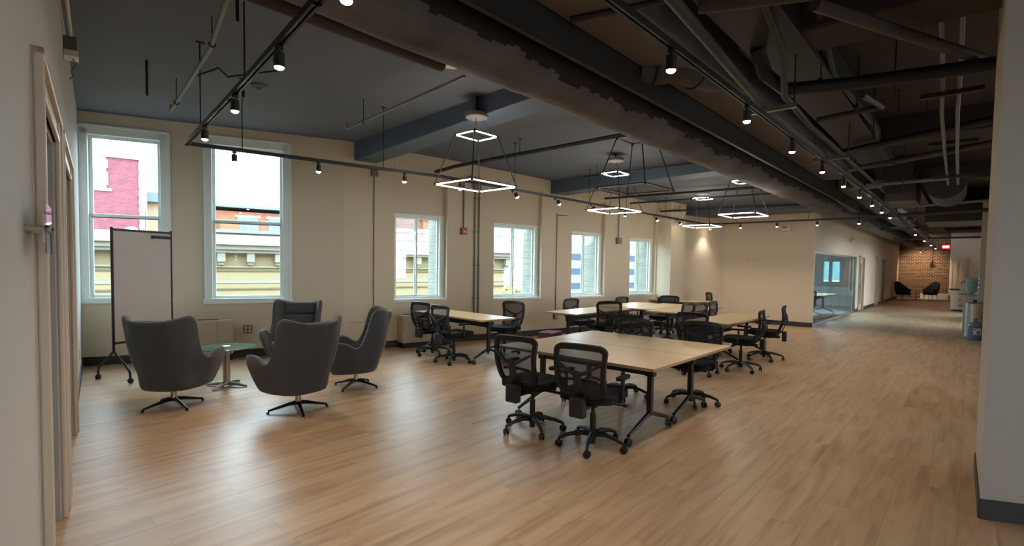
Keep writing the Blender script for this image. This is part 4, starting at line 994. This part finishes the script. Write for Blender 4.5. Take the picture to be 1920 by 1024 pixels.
pipe([(6.0, .85, 3.3), (6.55, .75, 3.3), (6.6, 1.35, 3.28)], .03, 'pipe_b', 'short brown pipe offset below the black drain pipe', name='ceiling_pipe', hang=((6.4, .95, 3.3, 3.85),))
pipe([(4.55, .95, 3.6), (6.0, 1.1, 3.55), (8.4, 1.0, 3.5), (9.5, 1.1, 3.45)], .03, 'pipe_d', 'black pipe running away behind the drain pipe', name='ceiling_pipe', heads=((5.2, 1.0, 3.62),))
pipe([(10.3, 1.6, 3.3), (9.15, -.3, 3.3)], .045, 'pipe_b', 'brown cross pipe with clamps over the middle of the corridor', name='ceiling_pipe', hang=((9.9, .95, 3.3, 3.85), (9.5, .3, 3.3, 3.85)))
pipe([(9.3, 1.5, 3.42), (8.3, -.3, 3.42)], .05, 'pipe_d', 'black cross pipe just before the clamped brown one', name='ceiling_pipe')
pipe([(12.2, 1.6, 3.28), (12.1, .4, 3.28)], .035, 'pipe_g', 'short grey cross pipe beside the round duct opening', name='ceiling_pipe')
pipe([(16.8, 2.3, 3.05), (16.2, -.3, 3.05)], .045, 'pipe_b', 'brown cross pipe farther down the corridor', name='ceiling_pipe', hang=((16.5, .6, 3.05, 3.85),))
pipe([(15.6, 1.4, 3.15), (15.0, -.3, 3.15)], .03, 'pipe_g', 'grey cross pipe in front of the farther brown one', name='ceiling_pipe')
pipe([(21, 2.3, 3.0), (20.5, -.3, 3.0)], .04, 'pipe_d', 'black cross pipe near the middle of the corridor', name='ceiling_pipe')
pipe([(27, 2.5, 2.95), (26.5, -.3, 2.95)], .04, 'pipe_b', 'brown cross pipe over the copier', name='ceiling_pipe')
r = root('conduit_riser_pair'); tag(r, 'two parallel conduits running down the dark ceiling beside the right column', 'conduit')
for y in (.17, .30):
    q = MB(); q.tube([(4.7, y-.06, 3.62), (6.6, y-.02, 3.58), (7.2, y, 3.3), (9.6, y+.04, 3.26), (11.9, y+.06, 3.14)], .018, 8); q.build('conduit', 'pipe_g', r, smooth=True)
for c_ in ((6.9, .22, 3.42), (8.9, .24, 3.3), (11, .28, 3.15)): q = MB(); q.box(c_, (.06, .5, .045)); q.build('strut_bar', 'pipe_d', r)
for k, (s, w) in enumerate(((5.1, 'nearest'), (7.8, 'second'), (10.9, 'third'), (14.6, 'fourth'), (18.6, 'fifth'), (24, 'sixth'))):
    r = root('trapeze_hanger', (s, 1.42, 0)); tag(r, 'steel strut hanger carrying the corridor pipes, %s from the camera' % w, 'pipe hanger', 'strut hangers over the corridor')
    q = MB(); q.box((0, 0, 3.06), (.045, .42, .04)); q.build('strut', 'galv', r)
    for y in (-.19, .19): q = MB(); q.tube([(0, y, 3.05), (0, y, 3.86)], .006, 6); q.build('rod', 'black', r)
for k, (x, y, z0, w) in enumerate(((6.2, .62, 3.3, 'beside the black drain pipe'), (7.6, .95, 3.2, 'left of the clamp hangers'), (8.4, .5, 3.3, 'over the clamped pipe, right'), (8.0, .75, 3.3, 'over the clamped pipe, left'), (10.8, .9, 3.0, 'beyond the clamped pipe'), (12.3, 1.05, 2.95, 'near the round duct'), (14.3, .6, 3.0, 'before the fan box'))):
    rod(x, y, z0, 3.84, 'dark ceiling rod on the right, '+w)
# round duct and fan box on the right
r = root('round_duct', (0, 0, 0)); tag(r, 'large dark round duct opening facing down the corridor', 'duct')
q = MB(); q.lathe([(.30, 0), (.30, 1.6), (.27, 1.6), (.27, .02)], c=(12.4, .42, 3.25), n=28, mat3=Matrix.Rotation(pi/2, 3, 'Y')); q.build('duct_body', 'pipe_d', r, smooth=True)
r = root('fan_box', (0, 0, 0)); tag(r, 'dark sheet-metal air handling box hung left of the round duct', 'air handler')
q = MB(); q.bb(12.6, 13.8, .85, 1.35, 2.98, 3.5); q.build('cabinet', 'pipe_b', r, bevel=.01)
for x in (12.7, 13.7):
    q = MB(); q.tube([(x, .9, 3.5), (x, .9, 3.86)], .008, 6); q.build('hanger_rod', 'black', r)
r = root('air_handler', (0, 0, 0)); tag(r, 'wide duct box hung across the corridor beyond the round duct', 'air handler')
q = MB(); q.bb(18, 20, -.3, 1.0, 2.95, 3.4); q.build('cabinet', 'pipe_b', r, bevel=.01)
for y in (-.1, .8):
    q = MB(); q.tube([(18.2, y, 3.4), (18.2, y, 3.86)], .008, 6); q.build('hanger_rod', 'black', r)
r = root('cable_tray', (0, 0, 0)); tag(r, 'perforated steel channel at the top right near the column', 'strut channel')
q = MB(); q.box((4.55, .25, 3.66), (.06, .75, .05), R_(10)); q.build('channel', 'pipe_g', r)

# ================================================================== CORRIDOR THINGS
r = root('exit_sign', (36, 1.05, 2.86)); tag(r, 'red lit EXIT sign hanging before the brick wall', 'exit sign')
q = MB(); q.bb(-.03, .0, -.15, .15, .0, .17); q.build('housing', 'exit', r, bevel=.008)
fc = bpy.data.curves.new('lettering', 'FONT'); fc.body = 'EXIT'; fc.size = .135; fc.extrude = .004; fc.align_x = 'CENTER'; fc.align_y = 'CENTER'
fo_ = bpy.data.objects.new('tmp', fc); me_ = bpy.data.meshes.new_from_object(fo_); bpy.data.objects.remove(fo_); fo = bpy.data.objects.new('lettering', me_); COL.objects.link(fo); fo.parent = r; fo.location = (-.036, 0, .085); fo.rotation_euler = (pi/2, 0, -pi/2); me_.materials.clear(); me_.materials.append(M['exitw'])
q = MB(); q.tube([(-.015, 0, .17), (-.015, 0, .95)], .01, 8); q.build('stem', 'black', r)
r = root('bulb_pendant', (37.0, 1.62, 0)); tag(r, 'wire cage pendant lamp hanging in front of the brick wall', 'pendant light')
q = MB(); q.tube([(0, 0, 2.2), (0, 0, 3.5)], .012, 8); q.build('cord', 'black', r)
q = MB()
for k in range(8): a = k*pi/4; q.tube([(.03*cos(a), .03*sin(a), 2.22), (.14*cos(a), .14*sin(a), 1.98), (.10*cos(a), .10*sin(a), 1.8)], .009, 6)
q.build('cage', 'offw', r)
q = MB(); q.lathe([(.01, 1.78), (.07, 1.82), (.09, 1.92), (.05, 2.05), (.03, 2.22)], n=16); q.build('bulb', 'brass', r, smooth=True)
def tubchair(x, y, h, label):
    r = root('tub_chair', (x, y, 0), R_(h)); tag(r, label, 'armchair', 'dark tub chairs before the brick wall')
    q = MB(); nu = 24; o_, i_ = [], []
    for i in range(nu+1):
        a = R_(-130+260*i/nu); k = max(0, cos(a*.69)); h_ = .58+.46*k**3
        for lst, rr in ((o_, .38), (i_, .31)):
            for j in range(5):
                z = .3+(h_-.3)*j/4; m_ = .8+.2*min(1, (z-.3)/.25); lst.append((-rr*cos(a)*m_-.10*k*(z-.3), rr*sin(a)*m_, z))
    n1 = len(o_); fs = []
    for i in range(nu):
        for j in range(4): a = i*5+j; b = a+5; fs += [(a, a+1, b+1, b), (n1+a, n1+b, n1+b+1, n1+a+1)]
        a = i*5+4; fs.append((a, n1+a, n1+a+5, a+5))
    for i in (0, nu):
        for j in range(4): a = i*5+j; fs.append((a, n1+a, n1+a+1, a+1))
    q.add(o_+i_, fs); q.build('shell', 'uph2', r, smooth=True)
    q = MB(); rbox(q, (.03, 0, .36), (.62, .56, .16), .15); q.build('seat', 'uph2', r, smooth=True, bevel=.03)
    for sx in (-1, 1):
        for sy in (-1, 1): q = MB(); q.tube([(.18*sx, .2*sy, .3), (.24*sx, .25*sy, 0)], [.016, .01], 8); q.build('leg', 'black', r)
tubchair(36.3, 2.83, -35, 'dark grey tub chair left of the small table before the brick wall')
tubchair(37.8, 1.68, 150, 'dark grey tub chair right of the small table before the brick wall')
r = root('end_table', (37.4, 2.3, 0)); tag(r, 'small round side table between the two dark tub chairs', 'table')
q = MB(); q.lathe([(.22, .5), (.22, .52)], n=20); q.build('tabletop', 'nickel', r); q = MB(); q.tube([(0, 0, 0.01), (0, 0, .5)], .03, 10); q.build('post', 'nickel', r); q = MB(); q.lathe([(.18, 0), (.17, .015)], n=20); q.build('base', 'nickel', r)
# copier
r = root('copier', (28.2, .22, 0)); tag(r, 'large white office copier against the right corridor wall', 'copier')
q = MB(); q.bb(-.35, .6, -.5, .36, .06, .85); q.build('body', 'copy', r, bevel=.015)
q = MB(); q.bb(-.3, .58, -.48, .2, .85, 1.12); q.build('scanner', 'copy', r, bevel=.02)
for k, z in enumerate((.1, .33, .58)):
    q = MB(); q.bb(-.362, -.35, -.44, .33, z, z+.2); dr = q.build('drawer', 'copy', r, bevel=.006)
    q = MB(); q.bb(-.372, -.362, -.1, .12, z+.12, z+.15); q.build('handle', 'dark', dr)
q = MB(); q.bb(-.36, -.1, .1, .42, .86, .92); q.build('control_panel', 'dark', r, bevel=.01)
q = MB(); q.bb(-.34, .58, -.48, .34, 0, .06); q.build('plinth', 'dark', r)
r = root('bag', (28.1, .0, 1.125)); tag(r, 'black bag lying on top of the white copier', 'bag')
q = MB(); rbox(q, (0, 0, .07), (.4, .34, .12), .08); q.build('pouch', 'seatf', r, smooth=True, bevel=.04, seg=3); q = MB(); q.tube([(-.1, .12, .1), (-.15, .2, .12), (-.1, .27, .05), (0, .3, .02)], .014, 8); q.build('strap', 'seatf', r, smooth=True)
# water cooler
r = root('water_cooler', (18.45, -.03, 0)); tag(r, 'white water cooler against the right corridor wall', 'water cooler')
q = MB(); q.bb(-.16, .16, -.16, .16, 0.01, .98); q.build('cabinet', 'white', r, bevel=.025)
q = MB(); q.bb(-.13, .13, .155, .165, .62, .88); q.build('dispenser_recess', 'dark', r)
for y in (-.05, .05): q = MB(); q.tube([(y, .16, .84), (y, .2, .84), (y, .2, .80)], .012, 8); q.build('tap', 'white', r)
q = MB(); q.bb(-.165, -.16, -.12, -.04, .80, .88); q.build('sticker', 'dark', r)
q = MB(); q.lathe([(.05, .98), (.11, .99), (.12, 1.01), (.06, 1.03)], n=20); q.build('collar', 'white', r, smooth=True)
def bottle(x, y, z, flip, label, m, lab=True):
    r = root('water_bottle', (x, y, z)); tag(r, label, 'water bottle')
    P = [(.03, 0), (.13, .005), (.137, .03), (.137, .12), (.125, .135), (.125, .15), (.137, .165), (.137, .27), (.125, .285), (.125, .3), (.137, .315), (.13, .35), (.08, .40), (.035, .43), (.028, .49)]
    if flip: P = [(.04, 0), (.09, .012), (.13, .05), (.137, .09), (.137, .15), (.126, .165), (.126, .18), (.137, .195), (.137, .28), (.126, .295), (.126, .31), (.137, .325), (.137, .385), (.125, .405), (.03, .41)]
    q = MB(); q.lathe(P, n=28); q.build('bottle', m, r, smooth=True)
    if not flip:
        q = MB(); q.lathe([(.034, .47), (.034, .50), (.03, .505)], n=16); q.build('cap', 'bluew', r, smooth=True)
        q = MB(); q.tube([(-.03, 0, .43), (-.1, 0, .47), (-.06, 0, .5)], .012, 8); q.build('handle', m, r, smooth=True)
        vs = []; 
        for k in range(7):
            a = pi+.35+(-.55+1.1*k/6)
            for z_ in (.13, .28): vs.append((.1385*cos(a), .1385*sin(a), z_))
        q = MB(); q.add(vs, [(2*k, 2*k+2, 2*k+3, 2*k+1) for k in range(6)]); q.build('paper_label', 'white', r)
        vs = []; fs = []
        for (z0, z1, a0, a1) in ((.235, .26, -.45, -.2), (.2, .215, -.1, .35), (.16, .19, -.15, .3), (.225, .232, -.1, .4)):
            b = len(vs)
            for k in range(5):
                a = pi+.35+a0+(a1-a0)*k/4
                for z_ in (z0, z1): vs.append((.1395*cos(a), .1395*sin(a), z_))
            fs += [(b+2*k, b+2*k+2, b+2*k+3, b+2*k+1) for k in range(4)]
        q = MB(); q.add(vs, fs); q.build('label_print', 'dark', r)
bottle(18.45, -.03, 1.036, True, 'blue water bottle upside down on top of the white cooler', 'bluel')
bottle(16.42, -.12, .002, False, 'blue water bottle with paper label standing on the floor before the steel bin', 'bluew')
r = root('waste_bin', (16.85, -.12, 0)); tag(r, 'tall round stainless steel waste bin in front of the water cooler', 'waste bin')
q = MB(); q.lathe([(.19, .03), (.19, .80)], n=36); q.build('body', 'steel', r, smooth=True)
q = MB(); q.lathe([(.196, .78), (.196, .84), (.16, .87), (.12, .875)], n=36); q.build('lid', 'steel', r, smooth=True)
q = MB(); q.lathe([(.12, .84), (.12, .877)], n=24); q.build('flap', 'dark', r, smooth=True)
q = MB(); q.lathe([(.186, 0), (.19, .03)], n=36); q.build('base_ring', 'dark', r, smooth=True)
# loose trim panel by the near column, wall plates
plate(Matrix(((1, 0, 0, 0), (0, -1, 0, -.36), (0, 0, 1, 0), (0, 0, 0, 1))), 17.2, 1.25, .12, .2, 'grey control plate on the right corridor wall above the cooler', 'wall_thermostat', 'galv', 'thermostat', .05, False)

# ---- conference room behind the glass
def conf_chair(x, y, h, label):
    o = copy_tree(task0); o.location = (x, y, .012); o.rotation_euler = (0, 0, R_(h)); tag(o, label, 'chair', 'task chairs in the glass meeting room')
    for c in bpy.data.objects:
        if c.parent == o: c.location.z = 0
conf_chair(18.25, 3.85, 20, 'task chair behind the glass partition at the left edge of the pane')
conf_chair(20.3, 4.55, 265, 'task chair on the far side of the table in the glass room')
t = make_table(2.4, .8, 20.55, 3.98, 0, 'grey-lit meeting table on castors behind the glass partition', group='tables in the glass meeting room'); t.location.z = .012
r = root('cabinet', (27.1, 4.9, .012), -pi/2); tag(r, 'white low cabinet under the windows of the glass room', 'cabinet')
q = MB(); q.bb(-1, 1, -.3, .3, 0, .85); q.build('body', 'white', r, bevel=.01)
for s in (-1, 0, 1): q = MB(); q.bb(-.31+s*.65, .31+s*.65, -.315, -.3, .05, .82); q.build('door', 'white', r, bevel=.006)
cl_ = bpy.data.lights.new('meeting_room_lamp', 'AREA'); cl_.energy = 240; cl_.size = 1.2; cl_.color = (.9, .96, 1)
co = bpy.data.objects.new('meeting_room_lamp', cl_); COL.objects.link(co); co.location = (21.5, 5.2, 2.93)
q = MB(); q.bb(20.9, 22.1, 4.6, 5.8, 2.96, 3.0); tag(q.build('ceiling_light', emis('panel_light', (230, 240, 255), 2.5)), 'flat panel ceiling light inside the glass meeting room', 'ceiling light')

# ================================================================== OUTSIDE
def outm(name, rgb, **k): return mat(name, rgb, .9, **k)
def facade(D):
    """local frame parallel to the window wall, D metres beyond it"""
    m = WB.copy(); n_ = Vector((m[0][1], m[1][1], 0))
    m[0][3] += n_.x*D; m[1][3] += n_.y*D; return m
Y9 = facade(9); G = -9
M['yel'] = outm('yellow_render', (146, 128, 96)); M['yel_d'] = outm('yellow_line', (108, 96, 68)); M['corn'] = outm('cornice', (138, 132, 118))
r = root('yellow_building'); tag(r, 'low yellow building with pale bracketed cornice right outside the windows', 'building')
q = MB(); q.bb(-14, 9.45, 0, 7, G, 2.35); q.xf(Y9); q.build('wall', 'yel', r)
q = MB(); q.bb(-14.3, 9.6, -.62, 0, 2.12, 2.42); q.bb(-14.3, 9.6, -.48, 0, 1.98, 2.12); q.bb(-14.3, 9.6, -.36, 0, 1.88, 1.98); q.bb(-14.2, 9.5, -.1, 0, 1.42, 1.47); q.xf(Y9); q.build('cornice', 'corn', r)
for z in (1.30, .72): q = MB(); q.bb(-14, 9.46, -.05, 0, z, z+.045); q.xf(Y9); q.build('moulding', 'yel_d', r)
q = MB(); q.bb(-14, 9.46, -.03, 0, .92, 1.02); q.xf(Y9); q.build('moulding', 'corn', r)
k = -13.6
while k < 9.4:
    q = MB(); q.bb(k, k+.22, -.3, 0, 1.6, 1.88); q.bb(k+.03, k+.19, -.2, 0, 1.5, 1.6); q.xf(Y9); q.build('bracket', 'corn', r); k += .82
q = MB(); q.bb(-14, 9.45, -.0, 7, 2.35, 2.4); q.xf(Y9); q.build('roof', outm('roof_pale', (150, 150, 148)), r)
F25 = facade(25)
M['redb'] = brickmat('brick_red_painted', (138, 72, 82), (120, 60, 70), (136, 82, 90), .3, .1, .01, axis='X')
M['quoin'] = outm('quoin_white', (160, 155, 146)); M['tanw'] = outm('tan_wall', (176, 150, 122)); M['orb'] = brickmat('brick_orange', (170, 104, 72), (150, 90, 62), (160, 120, 96), .3, .1, .012, axis='X')
M['pinkb'] = brickmat('brick_pink', (132, 100, 90), (112, 84, 74), (132, 110, 100), .3, .1, .012, axis='X')
M['roofw'] = outm('roof_white', (222, 222, 220)); M['eave'] = outm('eave_blue', (108, 122, 130)); M['wing'] = outm('window_dark', (110, 128, 140)); M['louv'] = outm('louvre_grey', (160, 158, 160))
r = root('red_brick_building'); tag(r, 'red painted brick building with pale quoined tower seen through the left window', 'building')
q = MB(); q.bb(-16, -3.45, 0, 8, G, 5.2); q.xf(F25); q.build('wall', 'redb', r)
q = MB(); q.bb(-5.0, -3.5, 0, 5, 5.2, 7.0); q.xf(F25); q.build('tower', 'redb', r)
q = MB(); q.bb(-16, -4.75, -.08, .4, 5.2, 5.34); q.bb(-5.2, -3.4, -.1, .5, 6.98, 7.12)
z = G
while z < 6.9:
    w = .14 if int((z-G)/.22) % 2 else .22
    q.bb(-3.55-w*.3, -3.36, -.06, .3, z, z+.22)
    if z > 5.2: q.bb(-5.12, -5.12+w, -.06, .3, z, z+.22)
    z += .22
q.xf(F25); q.build('trim', 'quoin', r)
q = MB(); q.lathe([(.36, 0), (.36, .06)], n=24, mat3=Matrix.Rotation(pi/2, 3, 'X')); q.v = [(x-3.95, y, z+3.05) for x, y, z in q.v]; q.xf(F25); q.build('round_medallion', 'roofw', r)
q = MB()
for k in range(5): q.tube([(-6.1+k*.25, .2, 5.3+k*.14), (-6.1+k*.25, .2, 5.75+k*.14)], .015, 6)
q.tube([(-6.1, .2, 5.75), (-5.0, .2, 6.35)], .02, 6); q.bb(-5.3, -5.0, 0, 2, 5.3, 6.8); q.xf(F25); q.build('stair_enclosure', 'louv', r)
F27 = facade(27)
r = root('tan_building'); tag(r, 'tan and orange brick building with white roof seen through the second window', 'building')
q = MB(); q.bb(-3.3, -.7, 0, 8, G, 5.15); q.xf(F27); q.build('tan_wall', 'tanw', r)
q = MB(); q.bb(-.7, 9.5, 0, 8, G, 4.75); q.xf(F27); q.build('brick_wall', 'orb', r)
q = MB(); q.bb(-3.3, 9.6, -.5, .2, 4.95, 5.12); q.bb(-3.3, -.6, -.45, .1, 5.15, 5.5); q.xf(F27); q.build('eave', 'eave', r)
q = MB(); q.add([(-3.3, -.5, 5.12), (9.6, -.5, 5.12), (9.6, 8, 6.6), (-3.3, 8, 6.9), (-3.3, 8, 5.0), (9.6, 8, 5.0)], [(0, 1, 2, 3), (0, 3, 4), (1, 5, 2), (0, 4, 5, 1)]); q.xf(F27); q.build('roof', 'roofw', r)
for (a, b, z0, z1) in ((1.3, 2.5, 3.2, 4.4), (3.1, 4.6, 3.6, 4.4), (5.4, 6.6, 3.4, 4.4)):
    q = MB(); q.bb(a, b, -.06, .05, z0, z1); w = q.build('window', 'wing', r); q2 = MB(); q2.bb(a-.12, b+.12, -.1, 0, z1, z1+.12); q2.bb(a-.12, b+.12, -.1, 0, z0-.1, z0); q2.bb((a+b)/2-.04, (a+b)/2+.04, -.1, 0, z0, z1); w2 = q2.build('frame', 'roofw', w)
    w.matrix_world = F27; 
q = MB(); q.bb(.2, 1.1, -3, -.2, G, 3.9); q.xf(F27); q.build('chimney', 'orb', r)
r = root('louvred_penthouse'); tag(r, 'grey louvred rooftop box above the white roofs', 'rooftop box')
q = MB(); q.bb(-3.2, .6, 8.5, 12, G, 8.0); q.xf(F27); q.build('box', 'louv', r)
F20 = facade(18)
r = root('pink_brick_building'); tag(r, 'pinkish brick building with dark roof edge behind the yellow cornice', 'building')
q = MB(); q.bb(-.6, 12.5, 0, 5, G, 2.95); q.xf(F20); q.build('wall', 'pinkb', r)
q = MB(); q.bb(-.7, 12.6, -.2, .2, 2.95, 3.1); q.xf(F20); q.build('parapet', 'eave', r)
q = MB(); q.bb(1.2, 3.4, -.05, .02, 2.3, 2.7); q.xf(F20); q.build('window', 'wing', r)
F30 = facade(30)
r = root('brick_apartments'); tag(r, 'orange brick building with blue windows seen through the third window', 'building')
q = MB(); q.bb(9.9, 17.5, 0, 8, G, 9); q.xf(F30); q.build('wall', 'pinkb', r)
q = MB(); q.bb(15.2, 20, -.3, 8, G, 9); q.xf(F30); q.build('front_wall', 'orb', r)
q = MB(); q.bb(9.9, 20.2, -.5, 0, 4.2, 4.45); q.bb(15, 20.2, -.6, 0, 5.3, 5.55); q.xf(F30); q.build('string_course', 'quoin', r)
for a in (16.4, 18.6):
    for z in (2.6, 5.8):
        q = MB(); q.bb(a, a+.9, -.36, -.28, z, z+1.4); q.xf(F30); q.build('window', 'wing', r)
F45 = facade(48)
M['offi'] = outm('office_white', (140, 137, 139)); M['offw2'] = outm('office_window', (84, 98, 102)); M['gar'] = outm('garage_grey', (118, 126, 136)); M['gard'] = outm('garage_opening', (58, 68, 80))
r = root('office_tower'); tag(r, 'white office block with rows of small windows seen through the fourth window', 'building')
q = MB(); q.bb(24, 43.5, 0, 12, G, 14); q.xf(F45); q.build('wall', 'offi', r)
q = MB(); q.bb(24, 43.5, -.1, 0, 7.4, 7.6); q.xf(F45); q.build('string_course', 'offw2', r)
for z in range(-3, 7, 2):
    for a in range(25, 43, 3):
        q = MB(); q.bb(a, a+1.0, -.08, .02, z+.3, z+1.2); q.xf(F45); q.build('window', 'offw2', r)
F60 = facade(60)
r = root('parking_garage'); tag(r, 'pale grey parking garage with dark horizontal openings seen through the fifth window', 'building')
q = MB(); q.bb(56, 110, 0, 20, G, 6.5); q.xf(F60); q.build('wall', 'gar', r)
for z in (-5, -2.4, .2, 2.8):
    for a in range(57, 108, 7):
        q = MB(); q.bb(a, a+5.6, -.1, .02, z, z+1.1); q.xf(F60); q.build('opening', 'gard', r)
F150 = facade(170)
q = MB(); vs = []; fs = []; nx, ny = 40, 6
for i in range(nx+1):
    for j in range(ny+1):
        x = 60+500*i/nx; h_ = (26+9*sin(i*.5)+5*sin(i*1.3+1))*sin(pi/2*j/ny)
        vs.append((x, 40*j/ny, h_-6))
for i in range(nx):
    for j in range(ny): a = i*(ny+1)+j; fs.append((a, a+ny+1, a+ny+2, a+1))
q.add(vs, fs); q.xf(F150); struct(q.build('hills', outm('hill_green', (104, 128, 128), noise=.25, nscale=.05), smooth=True))
r = root('street_tree', tuple(facade(22) @ Vector((19.2, 0, 0)))); tag(r, 'small yellow-green tree beside the white office block', 'tree')
r.location.z = G
q = MB(); q.tube([(0, 0, 0), (.1, 0, 5), (0, .1, 8)], [.2, .15, .08], 8); q.build('trunk', 'pipe_b', r)
q = MB()
for k in range(60):
    a = random.uniform(0, 6.28); b = random.uniform(-1, 1); rr = random.uniform(.4, 1.4); c = Vector((rr*cos(a), rr*sin(a), 8.3+b*1.1)); s = random.uniform(.2, .4)
    q.lathe([(.02, -s), (s*.8, -s*.4), (s, .1*s), (s*.6, s*.7), (.02, s)], c=c, n=7)
q.build('foliage', outm('foliage_yellow', (150, 150, 70), noise=.3), r, smooth=True)
q = MB(); q.prism([(-200, -200), (400, -200), (400, 500), (-200, 500)], G-.3, G); struct(q.build('ground_street', 'concrete'))

# ================================================================== WORLD AND COLOUR
w = bpy.data.worlds.new('overcast'); SC.world = w; w.use_nodes = True; nt = w.node_tree; bg = nt.nodes['Background']
tc = nt.nodes.new('ShaderNodeTexCoord'); sp = nt.nodes.new('ShaderNodeSeparateXYZ'); cr = nt.nodes.new('ShaderNodeValToRGB')
cr.color_ramp.elements[0].position = .0; cr.color_ramp.elements[0].color = (.80, .88, .95, 1); cr.color_ramp.elements[1].position = .6; cr.color_ramp.elements[1].color = (.72, .84, .96, 1)
nt.links.new(tc.outputs['Generated'], sp.inputs[0]); nt.links.new(sp.outputs['Z'], cr.inputs[0]); nt.links.new(cr.outputs[0], bg.inputs[0]); bg.inputs[1].default_value = 8.0
def portal(fr, a0, a1, z0, z1):
    l = bpy.data.lights.new('daylight_portal', 'AREA'); l.shape = 'RECTANGLE'; l.size = a1-a0; l.size_y = z1-z0; l.cycles.is_portal = True
    o = bpy.data.objects.new('daylight_portal', l); COL.objects.link(o)
    c = fr @ Vector(((a0+a1)/2, .32, (z0+z1)/2)); n_ = Vector((fr[0][1], fr[1][1], 0))   # outward
    o.matrix_world = Matrix.Translation(c) @ (n_.to_track_quat('Z', 'Y')).to_matrix().to_4x4()
for (a0, a1, z0, z1) in W12: portal(WA, a0, a1, z0, z1)
for (a0, a1, z0, z1, zr) in W36: portal(WB, a0, a1, z0, z1)
vs_ = SC.view_settings; vs_.view_transform = 'Standard'; vs_.look = 'None'; vs_.gamma = 1; vs_.use_curve_mapping = False; vs_.exposure = 1.15
cy = SC.cycles
cy.max_bounces = 10; cy.diffuse_bounces = 5; cy.glossy_bounces = 4; cy.transparent_max_bounces = 16; cy.transmission_bounces = 6
cy.caustics_reflective = False; cy.caustics_refractive = False; cy.sample_clamp_indirect = 4
try: cy.use_denoising = True
except Exception: pass
